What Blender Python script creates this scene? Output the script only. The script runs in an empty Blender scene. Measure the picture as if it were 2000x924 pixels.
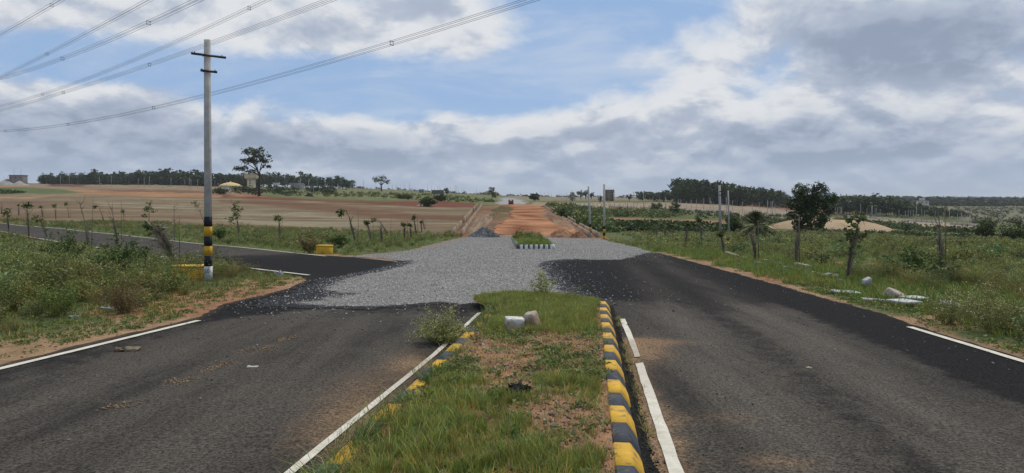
import bpy, math, random
import numpy as np
from mathutils import Vector, Matrix
from mathutils.geometry import delaunay_2d_cdt

random.seed(7)
RNG = np.random.default_rng(11)
SC = bpy.context.scene
COL = SC.collection
R = math.radians

# ------------------------------------------------------------------ camera
FPX, HY, EYE = 1380.0, 390.0, 1.8            # focal length and horizon row in 2000 px units, eye height in metres
cam_d = bpy.data.cameras.new("camera")
cam = bpy.data.objects.new("camera", cam_d)
COL.objects.link(cam)
cam.location = (0, 0, EYE)
cam.rotation_euler = (R(90), 0, 0)
cam_d.sensor_width = 36.0
cam_d.lens = 36.0 * FPX / 2000.0
cam_d.shift_y = (HY - 462.0) / 2000.0
cam_d.clip_start = 0.05
cam_d.clip_end = 30000
SC.camera = cam
SC.render.resolution_x, SC.render.resolution_y = 1024, 473

# ------------------------------------------------------------------ exposure, sun
SC.view_settings.view_transform = 'Standard'
SC.view_settings.look = 'None'
SC.view_settings.exposure = 0.0
SC.view_settings.gamma = 1.0
SC.cycles.max_bounces = 6
SC.cycles.diffuse_bounces = 3
SC.cycles.transparent_max_bounces = 6

SUN_EL, SUN_AZ = R(64), R(38)               # azimuth from +Y (camera heading) to the right
sd = Vector((math.sin(SUN_AZ) * math.cos(SUN_EL), math.cos(SUN_AZ) * math.cos(SUN_EL), math.sin(SUN_EL)))
sl = bpy.data.lights.new("sun", 'SUN')
sl.energy = 2.35
sl.angle = R(1.5)
sl.color = (1.0, 0.93, 0.80)
so = bpy.data.objects.new("sun", sl)
COL.objects.link(so)
so.rotation_euler = (-sd).to_track_quat('-Z', 'Y').to_euler()

# ------------------------------------------------------------------ world: blue sky with broken cumulus
W = bpy.data.worlds.new("World")
SC.world = W
W.use_nodes = True
WT = W.node_tree


class NT:
    """small helper for building node trees"""
    def __init__(s, tree):
        s.t = tree
        s.t.nodes.clear()

    def n(s, typ, ins=None, **props):
        nd = s.t.nodes.new(typ)
        for k, v in props.items():
            setattr(nd, k, v)
        for k, v in (ins or {}).items():
            s.set(nd.inputs[k], v)
        return nd

    def set(s, sock, v):
        if isinstance(v, bpy.types.NodeSocket):
            s.t.links.new(v, sock)
        else:
            if hasattr(sock, 'default_value') and hasattr(sock.default_value, '__len__') and not hasattr(v, '__len__'):
                v = [v] * len(sock.default_value)
            if hasattr(v, '__len__') and hasattr(sock.default_value, '__len__') and len(sock.default_value) == 4 and len(v) == 3:
                v = (*v, 1.0)
            sock.default_value = v

    def m(s, op, a, b=0.0, c=None, clamp=False):
        nd = s.n('ShaderNodeMath', operation=op, use_clamp=clamp)
        s.set(nd.inputs[0], a); s.set(nd.inputs[1], b)
        if c is not None: s.set(nd.inputs[2], c)
        return nd.outputs[0]

    def vm(s, op, a, b=None, out=0):
        nd = s.n('ShaderNodeVectorMath', operation=op)
        s.set(nd.inputs[0], a)
        if b is not None:
            if op == 'SCALE': s.set(nd.inputs['Scale'], b)
            else: s.set(nd.inputs[1], b)
        return nd.outputs[out]

    def ramp(s, v, a, b, lo=0.0, hi=1.0, smooth=True):
        nd = s.n('ShaderNodeMapRange', {'Value': v, 'From Min': a, 'From Max': b, 'To Min': lo, 'To Max': hi})
        nd.interpolation_type = 'SMOOTHSTEP' if smooth else 'LINEAR'
        return nd.outputs[0]

    def mix(s, f, a, b, blend='MIX'):
        nd = s.n('ShaderNodeMix', data_type='RGBA', blend_type=blend)
        s.set(nd.inputs[0], f); s.set(nd.inputs[6], a); s.set(nd.inputs[7], b)
        return nd.outputs[2]

    def noise(s, vec, scale, detail=4.0, rough=0.5, dist=0.0, lac=2.0, out=0):
        nd = s.n('ShaderNodeTexNoise', {'Vector': vec, 'Scale': scale, 'Detail': detail, 'Roughness': rough, 'Distortion': dist, 'Lacunarity': lac})
        return nd.outputs[out]

    def xyz(s, x, y, z=0.0):
        return s.n('ShaderNodeCombineXYZ', {'X': x, 'Y': y, 'Z': z}).outputs[0]


def build_world():
    w = NT(WT)
    out = w.n('ShaderNodeOutputWorld')
    bg = w.n('ShaderNodeBackground', {'Strength': 0.1})
    w.t.links.new(bg.outputs[0], out.inputs[0])
    sky = w.n('ShaderNodeTexSky')
    sky.sky_type = 'NISHITA'
    sky.sun_disc = False
    sky.sun_elevation = SUN_EL
    sky.sun_rotation = SUN_AZ
    sky.altitude = 900
    sky.air_density = 1.0
    sky.dust_density = 0.6
    d = w.n('ShaderNodeTexCoord').outputs['Generated']
    d = w.vm('NORMALIZE', d)
    sp = w.n('ShaderNodeSeparateXYZ', {0: d})
    x, y, z = sp.outputs
    zc = w.m('MAXIMUM', z, 0.0)
    el = w.m('ARCSINE', zc)
    az = w.m('ARCTAN2', x, y)

    # a bump in direction space, centred on azimuth/elevation given in degrees
    def blob(ca, ce, ra, re, soft=1.0):
        a = w.m('DIVIDE', w.m('SUBTRACT', az, R(ca)), R(ra))
        e = w.m('DIVIDE', w.m('SUBTRACT', el, R(ce)), R(re))
        q = w.m('ADD', w.m('MULTIPLY', a, a), w.m('MULTIPLY', e, e))
        return w.m('POWER', 2.718, w.m('MULTIPLY', q, -soft))

    # perspective of cloud layers: features shrink and flatten towards the horizon
    k = w.m('DIVIDE', 1.0, w.m('ADD', zc, 0.40))
    px = w.m('MULTIPLY', x, k)
    py = w.m('MULTIPLY', y, k)
    p = w.xyz(px, py, 3.7)
    pup = w.vm('MULTIPLY', p, (0.975, 0.962, 1.0))

    def dens(pp, dt=10.0, rg=0.61):
        big = w.noise(pp, 1.5, 2.0, 0.5, 0.3)
        det = w.noise(pp, 4.6, dt, rg, 0.2)
        return w.m('ADD', w.m('MULTIPLY', big, 0.5), w.m('MULTIPLY', det, 0.5))

    n0 = dens(p)
    s0 = dens(p, 7.0, 0.56)
    n1 = dens(pup, 7.0, 0.56)
    fine = w.noise(p, 14.0, 6.0, 0.6)

    # coverage bias: cloud banks (+) and blue holes (-)
    bias = None
    for (ca, ce, ra, re, amt) in CLOUD_BIAS:
        t = w.m('MULTIPLY', blob(ca, ce, ra, re), amt)
        bias = t if bias is None else w.m('ADD', bias, t)
    low = w.ramp(el, R(9.5), R(2.0))                    # the sky thickens towards the horizon
    cov = w.m('ADD', w.m('ADD', n0, bias), w.m('MULTIPLY', low, 0.12))
    thick = w.ramp(cov, 0.455, 0.62)
    core = w.ramp(cov, 0.52, 0.86)

    lit = w.m('SUBTRACT', s0, n1)                       # tops that stick out into clear air are bright
    lit = w.ramp(lit, -0.075, 0.08, 0.0, 1.0)
    edge = w.m('SUBTRACT', 1.0, core)
    br = w.m('ADD', w.m('MULTIPLY', lit, 0.62), w.m('MULTIPLY', edge, 0.48))
    br = w.m('ADD', br, w.m('MULTIPLY', w.m('SUBTRACT', fine, 0.5), 0.16))
    # darker bellies
    dk = None
    for (ca, ce, ra, re, amt) in CLOUD_DARK:
        t = w.m('MULTIPLY', blob(ca, ce, ra, re), amt)
        dk = t if dk is None else w.m('ADD', dk, t)
    br = w.m('SUBTRACT', br, dk, clamp=True)
    grey = CLOUD_GREY
    cc = w.mix(w.ramp(br, 0.0, 0.5), CLOUD_DEEP, grey)
    cc = w.mix(w.ramp(br, 0.38, 0.9), cc, CLOUD_WHITE)
    blue = w.mix(SKY_MIX, sky.outputs[0], SKY_TINT)
    # thin veils across the open blue
    vp = w.vm('MULTIPLY', p, (1.0, 2.6, 1.0))
    veil = w.ramp(w.noise(vp, 2.2, 7.0, 0.6, 0.5), 0.42, 0.72, 0.0, 0.5)
    blue = w.mix(veil, blue, (6.6, 7.1, 7.9))
    # pale air low down
    col = w.mix(w.m('MULTIPLY', thick, 0.97), blue, cc)
    hz = w.ramp(el, R(5.5), R(0.0), 0.0, 0.72)
    col = w.mix(hz, col, AIR_LOW)
    w.t.links.new(col, bg.inputs[0])
    bg.inputs[1].default_value = 0.1


def pa(px): return math.degrees(math.atan((px - 1000) / FPX))
def pe(py): return math.degrees(math.atan((HY - py) / FPX))
# (azimuth, elevation, half width, half height, amount), degrees
CLOUD_BIAS = [
    (pa(620), pe(160), 14, 2.5, -0.165), (pa(860), pe(190), 9, 2.2, -0.10), (pa(1130), pe(60), 4.5, 4.5, -0.16),
    (pa(1080), pe(150), 7, 2.5, -0.06), (pa(540), pe(240), 4, 0.9, -0.10), (pa(760), pe(235), 3, 0.8, -0.08), (pa(150), pe(150), 8, 1.6, -0.12),
    (pa(330), pe(35), 9, 3.4, 0.22), (pa(60), pe(60), 8, 3.0, 0.18), (pa(830), pe(45), 7, 3.2, 0.20), (pa(640), pe(85), 4, 1.6, 0.18), (pa(200), pe(215), 7, 1.2, 0.10),
    (pa(1330), pe(130), 6, 2.6, 0.12), (pa(1800), pe(100), 12, 5.0, 0.16), (pa(1550), pe(20), 9, 3.0, 0.12),
    (pa(300), pe(255), 22, 2.2, 0.10), (pa(1650), pe(260), 22, 4.0, 0.12), (pa(1000), pe(290), 40, 2.5, 0.06)]
CLOUD_DARK = [(pa(1830), pe(110), 8.5, 3.0, 0.62), (pa(200), pe(40), 16, 3.5, -0.18), (pa(1330), pe(120), 6, 2.5, -0.15), (pa(1500), pe(330), 30, 2.0, 0.10), (pa(230), pe(282), 19, 1.9, 0.36), (pa(1000), pe(300), 9, 1.6, -0.14), (pa(1650), pe(300), 16, 2.0, 0.12)]
CLOUD_WHITE, CLOUD_GREY, CLOUD_DEEP = (7.6, 7.75, 8.0), (4.4, 5.0, 6.1), (2.9, 3.5, 4.6)
SKY_TINT, SKY_MIX, AIR_LOW = (3.2, 4.75, 7.4), 0.8, (3.9, 4.8, 6.2)
build_world()

# ------------------------------------------------------------------ lay of the land
UX, UY = 0.1009, 0.9949                       # heading of the double road
SLOPE = 0.0304


def plane_z(L, D):
    s = L * UX + D * UY
    return -SLOPE * np.clip(s, -25, 1e9)


D_KEYS = [50, 60, 75, 90, 110, 140, 180, 230, 300, 400, 550, 800, 1200, 2000]
LAND = {   # image column -> apparent row of the ground at each depth
    -1000: [478, 466, 452, 442, 431, 417, 403, 390, 379, 370, 362, 358, 358, 368],
    0:    [478, 466, 452, 442, 431, 417, 403, 390, 379, 370, 362, 358, 358, 368],
    300:  [481, 469, 455, 443, 432, 418, 404, 390, 380, 371, 364, 360, 361, 370],
    600:  [481, 472, 461.5, 453, 442, 426, 408, 392, 384, 378, 372, 367, 367, 374],
    750:  [481, 472.5, 463, 454, 442, 427, 410, 395, 388, 381, 374, 369.5, 370, 376],
    900:  [481, 473, 464, 455, 443, 428, 412, 401, 394, 388, 382, 379, 379, 383],
    1030: [482, 474, 465.5, 452, 439, 422, 408, 398, 393, 389, 387, 384.5, 384, 386],
    1150: [483, 475, 467, 460, 450, 438, 425, 413, 404, 396, 390, 386, 385.5, 387],
    1300: [482, 475, 466.5, 459, 452, 444, 434, 424, 413, 403, 395, 389, 386.5, 387.5],
    1500: [483, 476, 468, 463, 458, 453, 446, 437, 426, 414, 403, 395, 391, 390],
    1600: [483, 476, 469, 465, 460, 455, 449, 442, 434, 424, 412, 402, 396, 392],
    1900: [484, 478, 472, 468, 464, 460, 454, 448, 441, 432, 421, 409, 400, 394],
    3000: [484, 478, 472, 468, 464, 460, 454, 448, 441, 432, 421, 409, 400, 394],
}
_xs = np.array(sorted(LAND))
_ld = np.linspace(math.log(40), math.log(9000), 160)
_tab = np.zeros((len(_xs), len(_ld)))
for i, X in enumerate(_xs):
    dk = np.array([40.0] + D_KEYS + [4000, 9000])
    pl40 = EYE - plane_z((X - 1000) / FPX * 40 if abs(X) <= 2500 else 0, 40)
    zk = [-(pl40 - EYE)] + [EYE - dd * (rr - HY) / FPX for dd, rr in zip(D_KEYS, LAND[X])]
    zk += [zk[-1] + 1.0, zk[-1] + 2.0]
    row = np.interp(_ld, np.log(dk), zk)
    ker = np.exp(-np.linspace(-2, 2, 9) ** 2); ker /= ker.sum()
    pad = np.concatenate([np.full(4, row[0]), row, np.full(4, row[-1])])
    _tab[i] = np.convolve(pad, ker, 'valid')
_xf = np.linspace(-1000, 3000, 201)
_tabf = np.stack([np.interp(_xf, _xs, _tab[:, j]) for j in range(len(_ld))], 1)
_k = np.exp(-np.linspace(-2, 2, 7) ** 2); _k /= _k.sum()
_p = np.pad(_tabf, ((3, 3), (0, 0)), 'edge')
_tabf = np.stack([np.convolve(_p[:, j], _k, 'valid') for j in range(len(_ld))], 1)


def table_z(X, D):
    u = np.clip((X + 1000) / 20.0, 0, 199.999)
    v = np.clip((np.log(np.maximum(D, 1.0)) - _ld[0]) / (_ld[1] - _ld[0]), 0, len(_ld) - 1.001)
    i, j = u.astype(int), v.astype(int)
    a, b = u - i, v - j
    return (_tabf[i, j] * (1 - a) * (1 - b) + _tabf[i + 1, j] * a * (1 - b) + _tabf[i, j + 1] * (1 - a) * b + _tabf[i + 1, j + 1] * a * b)


def vnoise(x, y, seed=0):
    """smooth value noise, numpy"""
    x = np.asarray(x, float); y = np.asarray(y, float)
    xi, yi = np.floor(x).astype(np.int64), np.floor(y).astype(np.int64)
    fx, fy = x - xi, y - yi
    fx, fy = fx * fx * (3 - 2 * fx), fy * fy * (3 - 2 * fy)

    def h(a, b):
        n = (a * 374761393 + b * 668265263 + seed * 974711) & 0x7fffffff
        n = ((n ^ (n >> 13)) * 1274126177) & 0x7fffffff
        return ((n ^ (n >> 16)) & 0xffff) / 65535.0
    return (h(xi, yi) * (1 - fx) + h(xi + 1, yi) * fx) * (1 - fy) + (h(xi, yi + 1) * (1 - fx) + h(xi + 1, yi + 1) * fx) * fy


def fbm(x, y, seed=0, oct=4):
    s, a, t = 0.0, 1.0, 0.0
    for o in range(oct):
        s = s + a * vnoise(np.asarray(x) * 2 ** o, np.asarray(y) * 2 ** o, seed + o); t += a; a *= 0.5
    return s / t


def sstep(a, b, v):
    t = np.clip((v - a) / (b - a), 0, 1)
    return t * t * (3 - 2 * t)


def road_bank_z(D):
    return np.interp(D, [70, 79, 163, 180, 240], [-2.0, -2.1, 0.40, 0.75, 1.2])


def ground_z(L, D, rough=True):
    L = np.asarray(L, float); D = np.asarray(D, float)
    r = np.hypot(L, D)
    az = np.arctan2(L, D)
    azc = np.clip(az, R(-52), R(52))
    De = r * np.cos(azc)
    Xe = 1000 + FPX * np.tan(azc)
    zt = table_z(Xe, De)
    behind = np.clip((np.abs(az) - R(90)) / R(90), 0, 1)
    zavg = 0.5 * (table_z(np.full_like(De, -800.0), De) + table_z(np.full_like(De, 2800.0), De))
    zt = zt * (1 - behind) + zavg * behind
    w = sstep(40, 55, De)
    z = plane_z(L, D) * (1 - w) + zt * w
    # filled bank that carries the dirt road across the dip
    f = sstep(76, 84, D) * (1 - sstep(185, 235, D))
    lo, hi = np.interp(D, [80, 163], [-5.9, -7.2]), np.interp(D, [80, 163], [8.9, 7.4])
    mid = np.minimum(sstep(lo - 2.2, lo - 0.2, L), 1 - sstep(hi + 0.2, hi + 2.6, L))
    g = f * mid
    z = z * (1 - g) + road_bank_z(D) * g
    if rough:
        a = sstep(55, 95, r) * (1 - 0.85 * g) * np.minimum(0.0022 * r, 0.9)
        z = z + a * (fbm(L / 9.0, D / 9.0, 5, 3) - 0.5) * 1.3
    return z


_hd = np.exp(np.linspace(math.log(2.5), math.log(4500), 2600))


def hit(px, row):
    """point of the ground seen at an image position"""
    L = (px - 1000) / FPX * _hd
    z = ground_z(L, _hd)
    rr = HY - FPX * (z - EYE) / _hd
    k = np.nonzero(rr <= row)[0]
    if len(k) == 0: k = [int(np.argmin(rr))]
    j = k[0]
    if j > 0:
        t = (rr[j - 1] - row) / max(1e-9, rr[j - 1] - rr[j]); t = min(max(t, 0), 1)
        d = _hd[j - 1] * (1 - t) + _hd[j] * t
    else:
        d = _hd[0]
    L = (px - 1000) / FPX * d
    return Vector((L, d, float(ground_z(np.array([L]), np.array([d]))[0])))


def at(px, D):
    L = (px - 1000) / FPX * D
    return Vector((L, D, float(ground_z(np.array([L]), np.array([float(D)]))[0])))


def xy(*pts): return [tuple(hit(*p)[:2]) for p in pts]


# ------------------------------------------------------------------ mesh and property helpers
def new_mesh(name, V, F, mats, cols=None, smooth=False, mat_idx=None):
    """V (n,3), F list of equal-length int arrays (m,3) / (m,4) or one array"""
    V = np.asarray(V, np.float32)
    Fs = F if isinstance(F, list) else [F]
    Fs = [np.asarray(f, np.int32) for f in Fs if len(f)]
    me = bpy.data.meshes.new(name)
    me.vertices.add(len(V)); me.vertices.foreach_set('co', V.ravel())
    loops = np.concatenate([f.ravel() for f in Fs])
    sizes = np.concatenate([np.full(len(f), f.shape[1], np.int32) for f in Fs])
    starts = np.concatenate([[0], np.cumsum(sizes)[:-1]]).astype(np.int32)
    me.loops.add(len(loops)); me.loops.foreach_set('vertex_index', loops)
    me.polygons.add(len(sizes)); me.polygons.foreach_set('loop_start', starts); me.polygons.foreach_set('loop_total', sizes)
    if smooth: me.polygons.foreach_set('use_smooth', np.ones(len(sizes), bool))
    for m in (mats if isinstance(mats, (list, tuple)) else [mats]): me.materials.append(m)
    if mat_idx is not None: me.polygons.foreach_set('material_index', np.asarray(mat_idx, np.int32))
    if cols is not None:
        c = np.ones((len(V), 4), np.float32); c[:, :3] = np.asarray(cols, np.float32)[:, :3]
        at_ = me.color_attributes.new('Col', 'FLOAT_COLOR', 'POINT'); at_.data.foreach_set('color', c.ravel())
    me.update(calc_edges=True)
    return me


def link(name, me, parent=None, loc=None, **props):
    o = bpy.data.objects.new(name, me)
    COL.objects.link(o)
    if parent is not None: o.parent = parent
    if loc is not None: o.location = loc
    for k, v in props.items():
        if v is not None: o[k] = v
    return o


def thing(name, label, cat, loc=(0, 0, 0), rz=0.0, group=None):
    o = link(name, None, label=label, category=cat, group=group)
    o.location = loc; o.rotation_euler = (0, 0, rz)
    o.empty_display_size = 0.1
    return o


def copy_tree(o, loc=None, rz=None, scale=None, label=None):
    c = o.copy(); COL.objects.link(c)
    for ch in o.children:
        d = ch.copy(); COL.objects.link(d); d.parent = c
        for g in ch.children:
            e = g.copy(); COL.objects.link(e); e.parent = d
    if loc is not None: c.location = loc
    if rz is not None: c.rotation_euler = (0, 0, rz)
    if scale is not None: c.scale = scale if hasattr(scale, '__len__') else (scale,) * 3
    if label: c['label'] = label
    return c


class MB:
    """collects simple shapes; build() links them as one mesh object"""
    def __init__(s): s.V, s.F, s.C, s.n = [], {3: [], 4: []}, [], 0

    def add(s, V, F, col=(1, 1, 1)):
        V = np.asarray(V, float)
        s.V.append(V)
        c = np.asarray(col, float)
        s.C.append(np.tile(c, (len(V), 1)) if c.ndim == 1 else c)
        for f in F: s.F[len(f)].append([i + s.n for i in f]) if len(f) in (3, 4) else s._poly(f)
        s.n += len(V)

    def _poly(s, f):
        for i in range(1, len(f) - 1): s.F[3].append([f[0] + s.n, f[i] + s.n, f[i + 1] + s.n])

    def arr(s, V, F3=None, F4=None, col=(1, 1, 1)):
        V = np.asarray(V, float); s.V.append(V)
        c = np.asarray(col, float)
        s.C.append(np.tile(c, (len(V), 1)) if c.ndim == 1 else c)
        if F3 is not None and len(F3): s.F[3].extend((np.asarray(F3) + s.n).tolist())
        if F4 is not None and len(F4): s.F[4].extend((np.asarray(F4) + s.n).tolist())
        s.n += len(V)

    def box(s, x0, x1, y0, y1, z0, z1, col=(1, 1, 1), bev=0.0):
        if bev <= 0:
            V = [(x, y, z) for z in (z0, z1) for y in (y0, y1) for x in (x0, x1)]
            F = [(0, 2, 3, 1), (4, 5, 7, 6), (0, 1, 5, 4), (2, 6, 7, 3), (0, 4, 6, 2), (1, 3, 7, 5)]
            s.add(V, F, col)
        else:
            b = bev
            ring = lambda i, z: [(x0 + i, y0 + b, z), (x0 + b, y0 + i, z), (x1 - b, y0 + i, z), (x1 - i, y0 + b, z), (x1 - i, y1 - b, z), (x1 - b, y1 - i, z), (x0 + b, y1 - i, z), (x0 + i, y1 - b, z)]
            rows = [ring(b * .9, z0), ring(0, z0 + b), ring(0, z1 - b), ring(b * .9, z1)]
            V = [v for r_ in rows for v in r_]
            F = [(a * 8 + i, a * 8 + (i + 1) % 8, a * 8 + 8 + (i + 1) % 8, a * 8 + 8 + i) for a in range(3) for i in range(8)]
            F += [tuple(range(24, 32)), tuple(range(7, -1, -1))]
            s.add(V, F, col)

    def tube(s, pts, rad, sides=6, col=(1, 1, 1), cap=True):
        P = [Vector(p) for p in pts]
        rr = rad if hasattr(rad, '__len__') else [rad] * len(P)
        V, F = [], []
        for i, p in enumerate(P):
            t = (P[min(i + 1, len(P) - 1)] - P[max(i - 1, 0)])
            t = t.normalized() if t.length > 1e-9 else Vector((0, 0, 1))
            a = t.cross(Vector((0, 1, 0.13)) if abs(t.y) < .9 else Vector((1, 0, 0.1))).normalized()
            b = t.cross(a)
            for k in range(sides):
                an = 2 * math.pi * k / sides
                V.append(p + a * (math.cos(an) * rr[i]) + b * (math.sin(an) * rr[i]))
        for i in range(len(P) - 1):
            for k in range(sides):
                k2 = (k + 1) % sides
                F.append((i * sides + k, i * sides + k2, (i + 1) * sides + k2, (i + 1) * sides + k))
        if cap:
            F.append(tuple(range(sides - 1, -1, -1)))
            F.append(tuple((len(P) - 1) * sides + k for k in range(sides)))
        s.add([tuple(v) for v in V], F, col)

    def lathe(s, prof, sides=16, col=(1, 1, 1), cx=0, cy=0):
        V, F = [], []
        for (r_, z) in prof:
            for k in range(sides):
                a = 2 * math.pi * k / sides
                V.append((cx + r_ * math.cos(a), cy + r_ * math.sin(a), z))
        for i in range(len(prof) - 1):
            for k in range(sides):
                k2 = (k + 1) % sides
                F.append((i * sides + k, i * sides + k2, (i + 1) * sides + k2, (i + 1) * sides + k))
        F.append(tuple((len(prof) - 1) * sides + k for k in range(sides)))
        s.add(V, F, col)

    def data(s, name, mat, smooth=False):
        return new_mesh(name, np.concatenate(s.V), [np.array(s.F[k]) for k in (3, 4) if s.F[k]], mat, np.concatenate(s.C), smooth)

    def build(s, name, mat, parent=None, smooth=False, loc=None, **props):
        return link(name, s.data(name, mat, smooth), parent, loc, **props)


# ------------------------------------------------------------------ materials
MATS = {}


def mat(name, col=(0.5, 0.5, 0.5), rough=0.85, use_col=False, var=0.25, scale=6.0, bump=0.0, bscale=30.0, trans=0.0, spec=0.25, metal=0.0, stain=None):
    m = bpy.data.materials.new(name); m.use_nodes = True
    t = NT(m.node_tree)
    out = t.n('ShaderNodeOutputMaterial')
    geo = t.n('ShaderNodeTexCoord').outputs['Object']
    base = t.n('ShaderNodeVertexColor', layer_name='Col').outputs[0] if use_col else t.n('ShaderNodeRGB').outputs[0]
    if not use_col: base.default_value = (*col, 1)
    nz = t.noise(geo, scale, 5.0, 0.6)
    v = t.ramp(nz, 0.25, 0.75, 1 - var, 1 + var, smooth=False)
    c = t.mix(1.0, base, t.xyz(v, v, v), 'MULTIPLY')
    if stain:
        f = t.ramp(t.noise(geo, stain[1], 6.0, 0.65), stain[2], stain[2] + 0.12, 0, stain[3])
        c = t.mix(f, c, stain[0])
    p = t.n('ShaderNodeBsdfPrincipled', {'Base Color': c, 'Roughness': rough, 'Specular IOR Level': spec, 'Metallic': metal})
    if bump:
        bn = t.n('ShaderNodeBump', {'Strength': bump, 'Distance': 0.02, 'Height': t.noise(geo, bscale, 5.0, 0.65)})
        t.t.links.new(bn.outputs[0], p.inputs['Normal'])
    sh = p.outputs[0]
    if trans:
        tr = t.n('ShaderNodeBsdfTranslucent', {'Color': c})
        sh = t.n('ShaderNodeMixShader', {0: trans, 1: sh, 2: tr.outputs[0]}).outputs[0]
    t.t.links.new(sh, out.inputs[0])
    MATS[name] = m
    return m


M_LEAF = mat('leaves', use_col=True, rough=0.6, var=0.12, scale=3.0, trans=0.28, spec=0.3)
M_BARK = mat('bark', use_col=True, rough=0.95, var=0.35, scale=14, bump=0.6, bscale=40)
M_CONC = mat('concrete', (0.36, 0.35, 0.33), 0.9, var=0.22, scale=5, bump=0.25, bscale=60, stain=((0.16, 0.15, 0.13), 2.2, 0.56, 0.5))
M_COLR = mat('painted', use_col=True, rough=0.75, var=0.16, scale=5, bump=0.15, bscale=50)
M_PLAIN = mat('weathered', use_col=True, rough=0.92, var=0.28, scale=2.2, bump=0.3, bscale=12)
M_STEEL = mat('steel', (0.035, 0.037, 0.042), 0.5, var=0.2, scale=9, metal=0.3)
M_WIRE = mat('conductor', (0.04, 0.042, 0.047), 0.6, var=0.1, metal=0.3)
M_STONE = mat('stone', use_col=True, rough=0.95, var=0.35, scale=9, bump=0.7, bscale=25)
M_SOIL = mat('soil', use_col=True, rough=1.0, var=0.35, scale=3.0, bump=0.9, bscale=9, spec=0.05)


def ground_mat():
    m = bpy.data.materials.new('ground_cover'); m.use_nodes = True
    t = NT(m.node_tree)
    out = t.n('ShaderNodeOutputMaterial')
    P = t.n('ShaderNodeTexCoord').outputs['Object']
    base = t.n('ShaderNodeVertexColor', layer_name='Col').outputs[0]
    aux = t.n('ShaderNodeVertexColor', layer_name='Aux')
    ax = t.n('ShaderNodeSeparateColor', {0: aux.outputs[0]}).outputs
    green, plough = ax[0], ax[1]
    n1 = t.noise(P, 0.35, 6, 0.62); n2 = t.noise(P, 2.6, 6, 0.65); n3 = t.noise(P, 0.06, 4, 0.55); n4 = t.noise(P, 14, 4, 0.7)
    v = t.m('ADD', t.m('ADD', t.m('MULTIPLY', n1, 0.5), t.m('MULTIPLY', n2, 0.5)), t.m('MULTIPLY', n3, 0.6))
    v = t.m('ADD', t.m('SUBTRACT', v, 0.12), t.m('MULTIPLY', n4, 0.6))
    v = t.ramp(v, 0.66, 1.28, 0.45, 1.55, smooth=False)
    c = t.mix(1.0, base, t.xyz(v, v, v), 'MULTIPLY')
    # grass and weeds break through bare soil in patches
    g = t.ramp(t.m('ADD', t.m('MULTIPLY', n1, 0.55), t.m('MULTIPLY', n2, 0.45)), 0.52, 0.40, 0.0, 0.9)
    c = t.mix(t.m('MULTIPLY', g, green), c, t.mix(n2, (0.04, 0.062, 0.02), (0.13, 0.155, 0.055)))
    # furrows of the scraped field
    sc = t.n('ShaderNodeMapping', {'Vector': P, 'Rotation': (0, 0, R(9)), 'Scale': (0.16, 1.0, 1.0)}).outputs[0]
    f = t.noise(sc, 0.11, 9, 0.74, 0.6)
    c = t.mix(t.m('MULTIPLY', t.ramp(f, 0.46, 0.60, 0, 0.9), plough), c, t.mix(n3, (0.15, 0.075, 0.042), (0.135, 0.10, 0.062)))
    c = t.mix(t.m('MULTIPLY', t.ramp(f, 0.48, 0.36, 0, 0.8), plough), c, (0.26, 0.225, 0.145))
    p = t.n('ShaderNodeBsdfPrincipled', {'Base Color': c, 'Roughness': 1.0, 'Specular IOR Level': 0.05})
    h = t.m('ADD', t.m('MULTIPLY', n1, 1.0), t.m('MULTIPLY', n4, 0.25))
    h = t.m('ADD', h, t.m('MULTIPLY', f, plough))
    bn = t.n('ShaderNodeBump', {'Strength': 0.7, 'Distance': 0.25, 'Height': h})
    t.t.links.new(bn.outputs[0], p.inputs['Normal'])
    t.t.links.new(p.outputs[0], out.inputs[0])
    return m


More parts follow.
